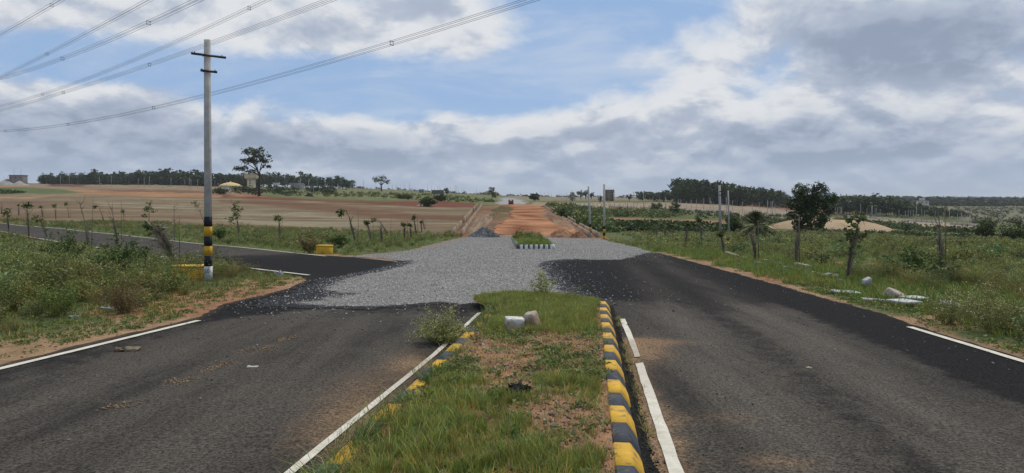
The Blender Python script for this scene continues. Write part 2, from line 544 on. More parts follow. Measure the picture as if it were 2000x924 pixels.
def asphalt_mat():
    m = bpy.data.materials.new('asphalt'); m.use_nodes = True
    t = NT(m.node_tree)
    out = t.n('ShaderNodeOutputMaterial')
    P = t.n('ShaderNodeTexCoord').outputs['Object']
    msk = t.n('ShaderNodeVertexColor', layer_name='Col')
    ax = t.n('ShaderNodeSeparateColor', {0: msk.outputs[0]}).outputs
    along = t.n('ShaderNodeMapping', {'Vector': P, 'Rotation': (0, 0, R(5.8)), 'Scale': (1.0, 0.10, 1.0)}).outputs[0]
    nl = t.noise(along, 1.7, 8, 0.68); nm = t.noise(P, 0.9, 7, 0.62); nf = t.noise(P, 34, 3, 0.75); ng = t.noise(P, 90, 2, 0.8)
    nd = t.noise(P, 3.2, 7, 0.7)
    old = t.mix(t.ramp(nl, 0.3, 0.7), (0.026, 0.0228, 0.019), (0.062, 0.0535, 0.043))
    old = t.mix(t.ramp(nm, 0.40, 0.74, 0, 0.55), old, (0.070, 0.060, 0.047))
    fr = t.m('ADD', ax[0], t.m('MULTIPLY', t.m('SUBTRACT', nd, 0.5), 0.9))
    c = t.mix(t.ramp(fr, 0.35, 0.65), old, (0.0190, 0.0182, 0.0177))
    wr = t.m('MULTIPLY', ax[2], t.ramp(nl, 0.3, 0.62, 0.25, 1.0))
    c = t.mix(t.m('MULTIPLY', wr, 0.95), c, (0.098, 0.086, 0.070))
    du = t.m('ADD', ax[1], t.m('MULTIPLY', t.m('SUBTRACT', nd, 0.5), 0.8))
    du = t.m('MULTIPLY', t.ramp(du, 0.15, 1.0), ax[1])
    c = t.mix(du, c, t.mix(nm, (0.16, 0.095, 0.052), (0.24, 0.165, 0.10)))
    # aggregate speckle
    sp = t.ramp(nf, 0.34, 0.68, 0.30, 1.85, smooth=False)
    sp2 = t.ramp(ng, 0.36, 0.66, 0.55, 1.5, smooth=False)
    sp = t.m('MULTIPLY', sp, sp2)
    c = t.mix(1.0, c, t.xyz(sp, sp, sp), 'MULTIPLY')
    pale = t.ramp(t.noise(P, 52, 2, 0.9), 0.69, 0.74, 0, 0.6)
    c = t.mix(pale, c, (0.22, 0.21, 0.19))
    p = t.n('ShaderNodeBsdfPrincipled', {'Base Color': c, 'Roughness': 0.9, 'Specular IOR Level': t.ramp(fr, 0.3, 0.7, 0.10, 0.03)})
    bn = t.n('ShaderNodeBump', {'Strength': 0.55, 'Distance': 0.012, 'Height': t.m('ADD', nf, t.m('MULTIPLY', nd, 0.6))})
    t.t.links.new(bn.outputs[0], p.inputs['Normal'])
    t.t.links.new(p.outputs[0], out.inputs[0])
    return m


def gravel_mat(name, lo, hi, tar=(0.03, 0.03, 0.032)):
    m = bpy.data.materials.new(name); m.use_nodes = True
    t = NT(m.node_tree)
    out = t.n('ShaderNodeOutputMaterial')
    P = t.n('ShaderNodeTexCoord').outputs['Object']
    msk = t.n('ShaderNodeVertexColor', layer_name='Col')
    ax = t.n('ShaderNodeSeparateColor', {0: msk.outputs[0]}).outputs
    vo = t.n('ShaderNodeTexVoronoi', {'Vector': P, 'Scale': 17.0})
    vc = t.n('ShaderNodeSeparateColor', {0: vo.outputs['Color']}).outputs
    n1 = t.noise(P, 0.5, 6, 0.65); n2 = t.noise(P, 5, 5, 0.7)
    c = t.mix(t.m('MULTIPLY', vc[0], vc[1]), lo, hi)
    c = t.mix(t.ramp(n1, 0.35, 0.7, 0, 0.6), c, t.mix(n2, lo, (0.24, 0.225, 0.19)))
    dk = t.ramp(vo.outputs['Distance'], 0.2, 0.62, 1.12, 0.55)
    c = t.mix(1.0, c, t.xyz(dk, dk, dk), 'MULTIPLY')
    nd = t.noise(P, 1.6, 7, 0.72)
    tr = t.ramp(t.m('ADD', ax[0], t.m('MULTIPLY', t.m('SUBTRACT', nd, 0.5), 1.3)), 0.38, 0.62)
    c = t.mix(tr, c, tar)
    dus = t.m('MULTIPLY', ax[1], t.ramp(n2, 0.3, 0.6, 0.3, 1.0))
    c = t.mix(dus, c, (0.27, 0.15, 0.085))
    p = t.n('ShaderNodeBsdfPrincipled', {'Base Color': c, 'Roughness': 0.95, 'Specular IOR Level': 0.12})
    bn = t.n('ShaderNodeBump', {'Strength': 1.0, 'Distance': 0.04, 'Height': t.m('ADD', t.m('SUBTRACT', 1.0, vo.outputs['Distance']), n2)})
    t.t.links.new(bn.outputs[0], p.inputs['Normal'])
    t.t.links.new(p.outputs[0], out.inputs[0])
    return m


def line_mat():
    m = bpy.data.materials.new('road_paint'); m.use_nodes = True
    t = NT(m.node_tree)
    out = t.n('ShaderNodeOutputMaterial')
    P = t.n('ShaderNodeTexCoord').outputs['Object']
    msk = t.n('ShaderNodeVertexColor', layer_name='Col')
    ax = t.n('ShaderNodeSeparateColor', {0: msk.outputs[0]}).outputs
    n1 = t.noise(P, 7, 6, 0.7); n2 = t.noise(P, 70, 3, 0.7)
    c = t.mix(t.ramp(n1, 0.3, 0.7), (0.52, 0.475, 0.385), (0.70, 0.66, 0.56))
    c = t.mix(t.ramp(t.m('ADD', n2, t.m('MULTIPLY', n1, 0.4)), 0.83, 0.9, 0, 0.8), c, (0.10, 0.09, 0.08))
    c = t.mix(t.m('MULTIPLY', ax[1], t.ramp(n1, 0.25, 0.6)), c, (0.25, 0.165, 0.10))
    p = t.n('ShaderNodeBsdfPrincipled', {'Base Color': c, 'Roughness': 0.75, 'Specular IOR Level': 0.2})
    t.t.links.new(p.outputs[0], out.inputs[0])
    return m


M_GROUND = ground_mat()
M_ASPH = asphalt_mat()
M_GRAVEL = gravel_mat('crushed_stone', (0.26, 0.253, 0.23), (0.54, 0.525, 0.48))
M_LINE = line_mat()


# ------------------------------------------------------------------ polygons
def inside(poly, x, y):
    poly = np.asarray(poly, float)
    x = np.asarray(x, float); y = np.asarray(y, float)
    r = np.zeros(x.shape, bool)
    j = len(poly) - 1
    for i in range(len(poly)):
        xi, yi, xj, yj = *poly[i], *poly[j]
        c = ((yi > y) != (yj > y)) & (x < (xj - xi) * (y - yi) / ((yj - yi) if yj != yi else 1e-12) + xi)
        r ^= c
        j = i
    return r


def edge_dist(poly, x, y, closed=True):
    """distance to an outline or polyline"""
    poly = np.asarray(poly, float)
    best = np.full(np.shape(x), 1e9)
    n = len(poly)
    for i in range(n if closed else n - 1):
        a, b = poly[i], poly[(i + 1) % n]
        d = b - a
        t = np.clip(((x - a[0]) * d[0] + (y - a[1]) * d[1]) / max(1e-9, d @ d), 0, 1)
        best = np.minimum(best, np.hypot(x - a[0] - t * d[0], y - a[1] - t * d[1]))
    return best


def soft_in(poly, x, y, w):
    """1 inside, 0 outside, smooth over w on either side of the outline"""
    d = edge_dist(poly, x, y)
    s = np.where(inside(poly, x, y), d, -d)
    return sstep(-w, w, s)


def densify(poly, step, jit=0.0, seed=1, closed=True):
    out = []
    n = len(poly)
    rg = np.random.default_rng(seed)
    for i in range(n if closed else n - 1):
        a, b = np.array(poly[i], float), np.array(poly[(i + 1) % n], float)
        L = np.hypot(*(b - a)); k = max(1, int(L / (step * max(1.0, a[1] / 20.0 if a[1] > 0 else 1.0))))
        nrm = np.array([-(b - a)[1], (b - a)[0]]) / max(L, 1e-9)
        for q in range(k):
            p = a + (b - a) * q / k
            if jit and q > 0:
                p = p + nrm * jit * (rg.normal() * 0.6 + 1.6 * (fbm(p[0] * .8 + seed, p[1] * .8, seed, 3) - 0.5))
            out.append((p[0], p[1]))
    if not closed: out.append(tuple(poly[-1]))
    return out


def sheet(name, poly, zoff, grid, mat_, colfn=None, jit=0.0, step=0.25, seed=1, zfn=None, dgrow=0.0, **props):
    """a thin sheet that follows the ground, outline poly in metres"""
    P = densify(poly, step, jit, seed)
    A = np.array(P)
    xs, ys = [], []
    y = A[:, 1].min()
    k = 0
    while y < A[:, 1].max():                      # rows of interior points, wider apart with distance
        g = grid * max(1.0, y / 18.0)
        xr = np.arange(A[:, 0].min(), A[:, 0].max(), g) + (g / 2 if k % 2 else 0)
        xs.append(xr); ys.append(np.full(len(xr), y)); y += g; k += 1
    X, Y = np.concatenate(xs), np.concatenate(ys)
    ok = inside(A, X, Y)
    X, Y = X[ok], Y[ok]
    dd = edge_dist(A, X, Y)
    ok = dd > 0.35 * grid
    X, Y = X[ok], Y[ok]
    vin = [Vector(p) for p in P] + [Vector((a, b)) for a, b in zip(X, Y)]
    v, e, f, *_ = delaunay_2d_cdt(vin, [], [list(range(len(P)))], 1, 1e-5)
    v = np.array([(q[0], q[1]) for q in v])
    z = (zfn or ground_z)(v[:, 0], v[:, 1]) + zoff + dgrow * np.maximum(0, v[:, 1] - 40)
    V = np.column_stack([v, z])
    F3 = np.array([q for q in f if len(q) == 3])
    # consistent upward winding
    a, b, c = V[F3[:, 0]], V[F3[:, 1]], V[F3[:, 2]]
    cr = (b[:, 0] - a[:, 0]) * (c[:, 1] - a[:, 1]) - (b[:, 1] - a[:, 1]) * (c[:, 0] - a[:, 0])
    F3[cr < 0] = F3[cr < 0][:, ::-1]
    cols = colfn(v[:, 0], v[:, 1]) if colfn else None
    return link(name, new_mesh(name, V, F3, mat_, cols, smooth=True), **props)


def rgb(*c): return np.array(c, float)

# ------------------------------------------------------------------ outlines on the ground (metres)
def ext(p, q, s):
    """the point s metres beyond q on the line p-q"""
    p, q = np.array(p), np.array(q)
    return tuple(q + (q - p) / np.hypot(*(q - p)) * s)


LEFT_EDGE = xy((596, 549), (560, 565), (500, 580), (436, 594), (388, 620), (194, 665), (0, 714))
LEFT_EDGE.append(ext(LEFT_EDGE[-2], LEFT_EDGE[-1], 22))
RIGHT_EDGE = xy((1285, 494), (1370, 516), (1480, 546), (1620, 586), (1700, 606), (1770, 630), (1850, 656), (2000, 702))
RIGHT_EDGE.append(ext(RIGHT_EDGE[-2], RIGHT_EDGE[-1], 22))
ROAD = LEFT_EDGE[:1] + xy((700, 535), (860, 520), (1000, 512), (1160, 502)) + RIGHT_EDGE + LEFT_EDGE[::-1][:-1]
SIDE_TOP = xy((770, 511), (690, 503), (600, 497), (450, 482), (300, 467), (150, 452), (20, 440))
SIDE_TOP.append(ext(SIDE_TOP[-2], SIDE_TOP[-1], 60))
SIDE_BOT = xy((600, 552), (590, 540), (500, 529), (410, 517), (280, 499), (150, 480), (40, 463))
SIDE_BOT.append(ext(SIDE_BOT[-2], SIDE_BOT[-1], 60))
SIDE = SIDE_BOT[:1] + xy((700, 540), (780, 520)) + SIDE_TOP + SIDE_BOT[::-1][:-1]
GRAVEL = xy((548, 577), (600, 556), (632, 545), (690, 533), (760, 519), (778, 511), (740, 505), (665, 502), (720, 497), (790, 491), (835, 481), (868, 472), (902, 465),
            (960, 461), (1000, 460), (1120, 461), (1172, 468), (1228, 480), (1275, 492), (1215, 508), (1120, 508), (1088, 512), (1078, 520), (1100, 533), (1112, 548), (1140, 566), (1160, 584),
            (1050, 592), (940, 594), (860, 595), (760, 603), (650, 604), (575, 602), (500, 600), (505, 590))
DIRT = xy((955, 456), (1000, 460), (1060, 460), (1128, 458), (1112, 447), (1092, 432), (1074, 418), (1062, 409), (1058, 402), (1000, 401), (996, 409), (1000, 418), (990, 430), (968, 442))
K_IN = xy((1192, 845), (1167, 612))           # right kerb, inner top edge (drawn on the ground plane further below)


def z_of(row_xy, h):                          # helper: point at height h above the near road plane seen at an image position
    px, row = row_xy
    a = (px - 1000) / FPX; b = (HY - row) / FPX
    t = (EYE - h) / (-b - SLOPE * (a * UX + UY))
    return (a * t, t)


KH = 0.16                                     # kerb height
KR0, KR1 = np.array(z_of((1197.5, 865), KH)), np.array(z_of((1171, 599), KH))       # right kerb, inner top edge
KL0, KL1 = np.array(z_of((664, 874), KH)), np.array(z_of((902, 655), KH))           # left kerb, outer top edge
dR = (KR1 - KR0) / np.hypot(*(KR1 - KR0)); dL = (KL1 - KL0) / np.hypot(*(KL1 - KL0))
TIP_D = 14.6                                  # the median's rounded nose starts here


def on_line(p, d, D): return p + d * ((D - p[1]) / d[1])


# ------------------------------------------------------------------ ground
def zones(L, D):
    r = np.hypot(L, D)
    azc = np.clip(np.arctan2(L, D), R(-52), R(52))
    De = np.maximum(r * np.cos(azc), 0.5)
    X = 1000 + FPX * np.tan(azc)
    z = ground_z(L, D)
    row = HY - FPX * (z - EYE) / De
    wx = (fbm(L / 6.0, D / 6.0, 21, 3) - 0.5) * 26
    wy = (fbm(L / 7.0, D / 5.0, 31, 3) - 0.5) * 5.0
    Xn, rn = X + wx, row + wy
    n = len(L)
    weed, soil, tan = rgb(0.105, 0.115, 0.048), rgb(0.27, 0.165, 0.095), rgb(0.30, 0.215, 0.135)
    col = np.tile(weed, (n, 1)); green = np.full(n, 0.85); pl = np.zeros(n)

    def put(poly, c, g=0.0, p=0.0, w=2.2, where=None):
        nonlocal col, green, pl
        k = soft_in(np.array(poly), Xn, rn, w)
        k = k * (De > 44)
        if where is not None: k = k * where
        col = col * (1 - k[:, None]) + rgb(*c) * k[:, None]
        green = green * (1 - k) + g * k; pl = pl * (1 - k) + p * k
    # beyond the weeds on the left
    put([(-900, 355), (520, 355), (520, 386), (-900, 386)], (0.23, 0.165, 0.105), 0.15)
    put([(-900, 434), (0, 434), (120, 441), (330, 443), (520, 450), (700, 456), (884, 456), (938, 403), (840, 403), (700, 397), (600, 390), (505, 385), (380, 384), (200, 383), (100, 384), (0, 382), (-900, 382)], (0.195, 0.148, 0.092), 0.05, 1.0)
    put([(430, 388), (620, 397), (820, 419), (934, 423), (934, 432), (780, 429), (560, 406), (430, 395)], (0.145, 0.083, 0.05), 0.03, 0.7, 2.5)
    put([(440, 408), (600, 415), (760, 437), (700, 447), (520, 441), (400, 426)], (0.225, 0.195, 0.125), 0.05, 0.9, 3.0)
    put([(180, 392), (330, 398), (430, 404), (380, 412), (200, 402)], (0.235, 0.20, 0.13), 0.05, 0.9, 3.0)
    put([(-200, 392), (60, 391), (118, 396), (90, 408), (30, 412), (-200, 412)], (0.17, 0.115, 0.075), 0.0)
    put([(-200, 383), (60, 384), (130, 381), (60, 388), (-200, 388)], (0.30, 0.185, 0.10), 0.0, 0, 1.2)
    put([(145, 371), (300, 375), (520, 381), (520, 386), (300, 384), (150, 378)], (0.30, 0.165, 0.085), 0.0, 0, 1.5)
    put([(190, 370), (330, 371), (450, 377), (450, 380), (330, 376), (190, 372)], (0.155, 0.09, 0.06), 0.0, 0, 1.0)
    put([(-60, 355), (20, 357), (55, 366), (-60, 366)], (0.30, 0.17, 0.09), 0.0, 0, 1.2)
    put([(-100, 364), (40, 366), (110, 369), (160, 376), (120, 379), (50, 379), (-100, 380)], (0.10, 0.125, 0.05), 0.7, 0, 1.5)
    put([(98, 360), (165, 360), (168, 365), (98, 364)], (0.12, 0.06, 0.045), 0.0, 0, 0.8)
    put([(505, 366), (660, 362), (760, 362), (900, 372), (980, 380), (985, 403), (930, 398), (830, 393), (700, 391), (580, 386), (505, 381)], (0.155, 0.155, 0.07), 0.85, 0, 2.0)
    put([(430, 382), (520, 384.5), (640, 390), (750, 394), (830, 391), (930, 397), (937, 405), (830, 404), (700, 398), (560, 391), (430, 386)], (0.15, 0.062, 0.04), 0.05, 0, 1.2)
    put([(980, 386), (1022, 386), (1028, 400), (972, 400)], (0.30, 0.305, 0.30), 0.0, 0, 1.0)
    put([(970, 399), (1062, 399), (1062, 404), (970, 404)], (0.27, 0.135, 0.075), 0.0, 0, 1.0)
    put([(985, 382), (1300, 382), (1300, 392), (1022, 392)], (0.22, 0.18, 0.115), 0.45, 0, 1.5)
    # right hand side
    put([(1040, 395), (1345, 396), (1345, 411), (1110, 409), (1040, 403)], (0.29, 0.225, 0.15), 0.25, 0, 1.5)
    put([(1100, 404), (1345, 408), (1345, 412), (1110, 408)], (0.22, 0.12, 0.075), 0.2, 0, 1.0)
    put([(1120, 411), (1205, 414), (1205, 420), (1140, 419)], (0.28, 0.155, 0.09), 0.15, 0, 1.2)
    put([(1160, 425), (1250, 427), (1420, 431), (1420, 437), (1250, 435), (1160, 433)], (0.28, 0.155, 0.09), 0.15, 0, 1.5)
    put([(1310, 384), (1420, 388), (1560, 396), (1560, 428), (1345, 415)], (0.26, 0.205, 0.145), 0.12, 0, 1.5)
    put([(1312, 387), (1420, 391), (1560, 402), (1560, 412), (1440, 401), (1312, 392)], (0.20, 0.095, 0.065), 0.0, 0, 1.2)
    put([(1600, 400), (1680, 408), (1680, 420), (1600, 418)], (0.20, 0.10, 0.07), 0.1, 0, 1.5)
    put([(1560, 424), (1700, 425), (1910, 437), (1910, 447), (1780, 443), (1560, 433)], (0.30, 0.24, 0.165), 0.12, 0, 1.5)
    put([(1690, 450), (1800, 457), (1940, 470), (1900, 474), (1780, 468), (1700, 458)], (0.12, 0.058, 0.04), 0.15, 0, 1.5)
    put([(1790, 448), (1900, 453), (1920, 460), (1800, 457)], (0.12, 0.165, 0.06), 0.3, 0, 1.0)
    put([(1840, 402), (2600, 402), (2600, 440), (1910, 436), (1840, 420)], (0.165, 0.15, 0.10), 0.6, 0, 2.0)
    # filled bank under the dirt road
    lo, hi = np.interp(D, [80, 163], [-6.3, -7.4]), np.interp(D, [80, 163], [9.2, 7.6])
    k = sstep(lo - 2.5, lo - 0.8, L) * (1 - sstep(hi + 0.6, hi + 2.5, L)) * sstep(70, 78, D) * (1 - sstep(160, 172, D))
    nb = fbm(L / 1.6, D / 4.0, 77, 4)[:, None]
    cb = rgb(0.125, 0.076, 0.048) * (1 - nb) + rgb(0.265, 0.158, 0.10) * nb
    col = col * (1 - k[:, None]) + cb * k[:, None]; green = green * (1 - k) + 0.12 * k
    # bare strips along the roads
    for line, w_, c in ((LEFT_EDGE, 1.9, rgb(0.31, 0.20, 0.115)), (RIGHT_EDGE, 0.75, rgb(0.30, 0.19, 0.11)), (SIDE_TOP[:3], 1.0, rgb(0.30, 0.19, 0.11))):
        d = edge_dist(line, L, D, False) + (fbm(L * .7, D * .7, 9, 4) - 0.5) * 2.6
        k = (1 - sstep(w_ * 0.55, w_, d)) * (r < 60)
        col = col * (1 - k[:, None]) + c * k[:, None]; green = green * (1 - 0.85 * k)
    # bare patches among the weeds on the right
    for (px, rw, ra, rb) in ((1745, 521, 2.3, 0.8), (1625, 514, 1.6, 0.6), (1560, 548, 1.6, 0.8), (1440, 508, 2.5, 0.6), (470, 575, 2.6, 0.7), (380, 596, 1.9, 0.8)):
        c = hit(px, rw)
        q = np.hypot((L - c.x) / ra, (D - c.y) / (rb * 3)) + (fbm(L, D, 3, 3) - 0.5) * 0.9
        k = 1 - sstep(0.7, 1.0, q)
        col = col * (1 - k[:, None]) + rgb(0.30, 0.16, 0.09) * k[:, None]; green = green * (1 - 0.8 * k)
    return col, green, pl


def build_ground():
    az = list(np.arctan((np.arange(-420, 2421, 6.5) - 1000) / FPX))
    a0, a1 = az[0], az[-1]
    left = list(np.linspace(-math.pi, a0, 46)[:-1]); right = list(np.linspace(a1, math.pi, 46)[1:-1])
    A = np.array(left + az + right)
    Rr = np.exp(np.arange(math.log(1.0), math.log(9000), 0.0225))
    na, nr = len(A), len(Rr)
    AA, RR = np.meshgrid(A, Rr)
    L, D = (RR * np.sin(AA)).ravel(), (RR * np.cos(AA)).ravel()
    z = ground_z(L, D)
    col, green, pl = zones(L, D)
    V = np.column_stack([L, D, z])
    V = np.vstack([V, [[0, 0, float(plane_z(0, 0))]]])
    i = np.arange(nr - 1)[:, None] * na; k = np.arange(na)[None, :]; k2 = (k + 1) % na
    Q = np.stack([i + k, i + na + k, i + na + k2, i + k2], -1).reshape(-1, 4)[:, ::-1]
    c = nr * na
    T = np.stack([np.full(na, c), np.arange(na), (np.arange(na) + 1) % na], -1)[:, ::-1]
    col = np.vstack([col, col[:1]])
    me = new_mesh('ground', V, [T, Q], M_GROUND, col, smooth=True)
    a = np.ones((len(V), 4), np.float32); a[:-1, 0] = green; a[:-1, 1] = pl; a[:, 2] = 0
    at_ = me.color_attributes.new('Aux', 'FLOAT_COLOR', 'POINT'); at_.data.foreach_set('color', a.ravel())
    return link('ground', me, kind='structure', label='wide uneven ground of weeds, dry fields and red soil', category='ground')


ground = build_ground()


# ------------------------------------------------------------------ carriageways, side road, crushed stone, dirt road
def lateral(L, D): return L * UY - D * UX          # metres right of the road's heading
def along(L, D): return L * UX + D * UY


def dab(L, D, px, row, ra, rb):
    c = hit(px, row); dv = lateral(L, D) - lateral(c.x, c.y); ds = along(L, D) - along(c.x, c.y)
    return np.exp(-((dv / ra) ** 2 + (ds / rb) ** 2))


def road_cols(L, D):
    v, s = lateral(L, D), along(L, D)
    wob = (fbm(v * 0.6, s * 0.15, 41, 3) - 0.5)
    fresh = np.zeros(len(L)); dust = np.zeros(len(L)); worn = np.zeros(len(L))
    right = v > -0.2
    vr = v - 0.012 * (s - 8)
    far = sstep(13.5, 19, s + 3 * wob)
    f = 0.12 + 0.95 * far + 0.85 * sstep(3.9, 4.7, vr + wob) * sstep(5.5, 8.5, s) + 0.42 * np.exp(-((vr - 2.55 - wob * .5) / 0.40) ** 2)
    w = 0.85 * np.exp(-((vr - 3.25 - wob * .6) / 0.55) ** 2) + 0.75 * np.exp(-((vr - 1.75 - wob * .6) / 0.5) ** 2)
    w = w * (1 - 0.5 * far) * sstep(3, 7, s)
    fresh = np.where(right, f, fresh); worn = np.where(right, w, worn)
    # left lanes: dark along the join with the stone and at the outer edge
    fl = 0.18 + 0.75 * sstep(11.8, 15.5, s + 3 * wob - 0.0 * v) + 0.35 * sstep(-5.6, -6.9, v + wob)
    wl = 0.35 * np.exp(-((v + 3.4 - wob) / 0.9) ** 2) + 0.3 * np.exp(-((v + 5.2 - wob) / 0.6) ** 2)
    fresh = np.where(right, fresh, fl); worn = np.where(right, worn, wl)
    d = 0.0
    for (px, row, ra, rb, a) in ((1262, 685, .42, 1.1, .95), (1290, 668, .8, .35, .75), (1215, 735, .28, 2.4, .8), (1262, 845, .22, 1.6, .85), (1300, 900, .16, .8, .5), (1430, 815, .5, .25, .45), (1530, 905, .4, .25, .6), (1400, 850, 1.2, .9, .25),
                                 (1246, 790, .2, 1.5, .7), (820, 712, .3, .5, .6), (740, 740, .8, 1.3, .5), (690, 800, .6, 1.0, .48), (640, 860, .45, .8, .5), (760, 860, .3, 1.5, .4), (800, 690, .35, .8, .4), (1700, 730, .4, .6, .3), (1500, 745, .3, .12, .6), (1535, 782, .25, .1, .6), (1830, 775, .25, .12, .55)):
        d = d + a * dab(L, D, px, row, ra, rb)
    p0, p1 = hit(215, 800), hit(570, 658)
    seam = edge_dist([(p0.x, p0.y), (p1.x, p1.y)], L, D, False)
    d = d + 0.85 * np.exp(-((seam + 0.05 * wob) / 0.075) ** 2) * sstep(0.42, 0.6, fbm(s * 1.3, v * .5, 12, 3) + 0.08)
    d = d + 0.55 * (1 - sstep(0.05, 0.35, edge_dist(LEFT_EDGE, L, D, False))) + 0.35 * (1 - sstep(0.05, 0.3, edge_dist(RIGHT_EDGE, L, D, False)))
    return np.column_stack([np.clip(fresh, 0, 1), np.clip(d, 0, 1), np.clip(worn, 0, 1)])


def side_cols(L, D):
    x, y = np.array(hit(700, 515)[:2])
    near = 1 - sstep(4, 13, np.hypot(L - x, D - y))
    return np.column_stack([np.clip(0.15 + near, 0, 1), np.zeros(len(L)), 0.25 * (1 - near)])


def gravel_cols(L, D):
    v, s = lateral(L, D), along(L, D)
    tar = 0.95 * (1 - sstep(0.0, 1.3, edge_dist(GRAVEL[20:27], L, D, False))) + 0.9 * (1 - sstep(0.0, 1.6, edge_dist(GRAVEL[:6], L, D, False)))
    tar = tar + 0.8 * (1 - sstep(0, 0.9, edge_dist(GRAVEL[-6:], L, D, False)))
    p = hit(520, 585); tar = tar + 0.9 * np.exp(-((L - p.x) ** 2 + (D - p.y) ** 2) / 2.2)
    for (px, row, ra, rb) in ((700, 575, 1.6, 0.5), (850, 558, 1.0, 0.5), (930, 545, 1.2, 0.6), (1150, 497, 3.5, 0.8)):
        tar = tar + 0.42 * dab(L, D, px, row, ra, rb)
    dust = 0.55 * (1 - sstep(0, 1.6, edge_dist(GRAVEL[7:13], L, D, False))) + 0.5 * sstep(70, 78, s)
    return np.column_stack([np.clip(tar, 0, 1), np.clip(dust, 0, 1), np.zeros(len(L))])


sheet('road', ROAD, 0.006, 0.24, M_ASPH, road_cols, jit=0.05, step=0.22, seed=3, kind='structure', label='dark worn double carriageway on both sides of the grassy median', category='road')
sheet('side_road', SIDE, 0.012, 0.5, M_ASPH, side_cols, jit=0.04, step=0.3, seed=4, dgrow=0.002, kind='structure', label='narrow asphalt side road curving away to the left', category='road')
sheet('gravel_crossing', GRAVEL, 0.016, 0.3, M_GRAVEL, gravel_cols, jit=0.22, step=0.16, seed=5, dgrow=0.0015, kind='structure', label='grey crushed stone surface across the junction', category='gravel')


def dirt_cols(L, D):
    n = sstep(.3, .7, fbm(L / 1.1, D / 7.0, 55, 4))[:, None]
    tr = (0.5 + 0.5 * np.cos((L - 3.2 + 0.5 * np.sin(D / 9)) * 3.1))[:, None]
    return rgb(0.19, 0.078, 0.038) * (1 - n) + rgb(0.46, 0.235, 0.125) * n - rgb(0.05, 0.03, 0.018) * tr


sheet('dirt_road', DIRT, 0.05, 0.55, M_SOIL, dirt_cols, jit=0.7, step=0.35, seed=8, dgrow=0.0004, kind='structure', label='orange dirt road climbing away between two low walls', category='road')


def strip(name, quads, label, zoff=0.018, dust=0.0, dgrow=0.0, wear=0.0035, m=None, cat='road marking', fresh=0.0):
    """painted line: list of (left, right) ground points"""
    V, C, F = [], [], []
    Pl = [np.array(a, float) for a, b in quads]; Pr = [np.array(b, float) for a, b in quads]
    n = 0
    rg = np.random.default_rng(len(name) + len(quads))
    for i in range(len(Pl) - 1):
        k = max(2, int(np.hypot(*(Pl[i + 1] - Pl[i])) / 0.25))
        for q in range(k + (1 if i == len(Pl) - 2 else 0)):
            t = q / k
            a, b = Pl[i] * (1 - t) + Pl[i + 1] * t, Pr[i] * (1 - t) + Pr[i + 1] * t
            u = (b - a) / max(1e-6, np.hypot(*(b - a)))
            a = a + u * rg.normal() * wear; b = b + u * rg.normal() * wear
            for p in (a, b):
                V.append((p[0], p[1], float(ground_z(p[:1], p[1:2])[0]) + zoff + dgrow * max(0, p[1] - 40)))
                dd = dust(p[0], p[1]) if callable(dust) else dust
                C.append((fresh, dd, 0))
            if n: F.append((2 * n - 2, 2 * n - 1, 2 * n + 1, 2 * n))
            n += 1
    V = np.array(V); F = np.array(F)
    return link(name, new_mesh(name, V, F, m or M_LINE, C), kind='structure', label=label, category=cat)


def line_from(c0, c1, w, n=2):
    a, b = np.array(c0), np.array(c1)
    d = (b - a) / np.hypot(*(b - a)); nr = np.array([d[1], -d[0]]) * w / 2
    return [(a - nr, a + nr), (b - nr, b + nr)]


q = [(hit(559, 924), hit(586, 919)), (hit(839, 698), hit(855, 693)), (hit(932, 613), hit(940, 612))]
q = [(p[:2], r_[:2]) for p, r_ in q]
q = [(ext(q[1][0], q[0][0], 6), ext(q[1][1], q[0][1], 6))] + q
strip('road_marking', q, 'long white line along the left kerb of the median', dust=lambda x, y: 0.55 * math.exp(-((y - 8.6) / 1.1) ** 2))
a, b = hit(388, 627.5), hit(0, 722.5)
strip('road_marking', line_from(ext(a[:2], b[:2], 14), a[:2], 0.115), 'white edge line on the far left of the road', dust=0.05)
a, b = hit(1776, 640), hit(2000, 708.5)
strip('road_marking', line_from(ext(a[:2], b[:2], 14), a[:2], 0.115), 'white edge line along the right roadside weeds', dust=0.0)
q = [(hit(1305, 924), hit(1334, 924)), (hit(1241, 713), hit(1256, 710.5))]
q = [(p[:2], r_[:2]) for p, r_ in q]
q = [(ext(q[1][0], q[0][0], 6), ext(q[1][1], q[0][1], 6))] + q
strip('road_marking', q, 'near white lane line right of the striped kerb', dust=lambda x, y: 0.25 * math.exp(-((y - 8.4) / 0.8) ** 2))
q = [(hit(1240, 700), hit(1251, 699)), (hit(1226, 663), hit(1237, 662)), (hit(1210, 624.5), hit(1221, 624.5))]
strip('road_marking', [(p[:2], r_[:2]) for p, r_ in q], 'short dusty white line further along the striped kerb', dust=lambda x, y: 0.62 if y < 10.6 else 0.0)
off = [(hit(640, 501)[:2])] + [p for p in SIDE_TOP[2:]]
strip('road_marking', [((p[0] - .08, p[1] - .22), (p[0] + .02, p[1] - .10)) if i else ((p[0] - .1, p[1] - .2), (p[0], p[1] - .1)) for i, p in enumerate(off)], 'thin white line on the far edge of the side road', zoff=0.03, dgrow=0.0025)
strip('road_marking', [((p[0] + .10, p[1] + .18), (p[0] + .20, p[1] + .30)) for p in SIDE_BOT[1:]], 'thin white line on the near edge of the side road', zoff=0.03, dgrow=0.0025)

# ------------------------------------------------------------------ median: soil body and painted kerb stones
KW = 0.135


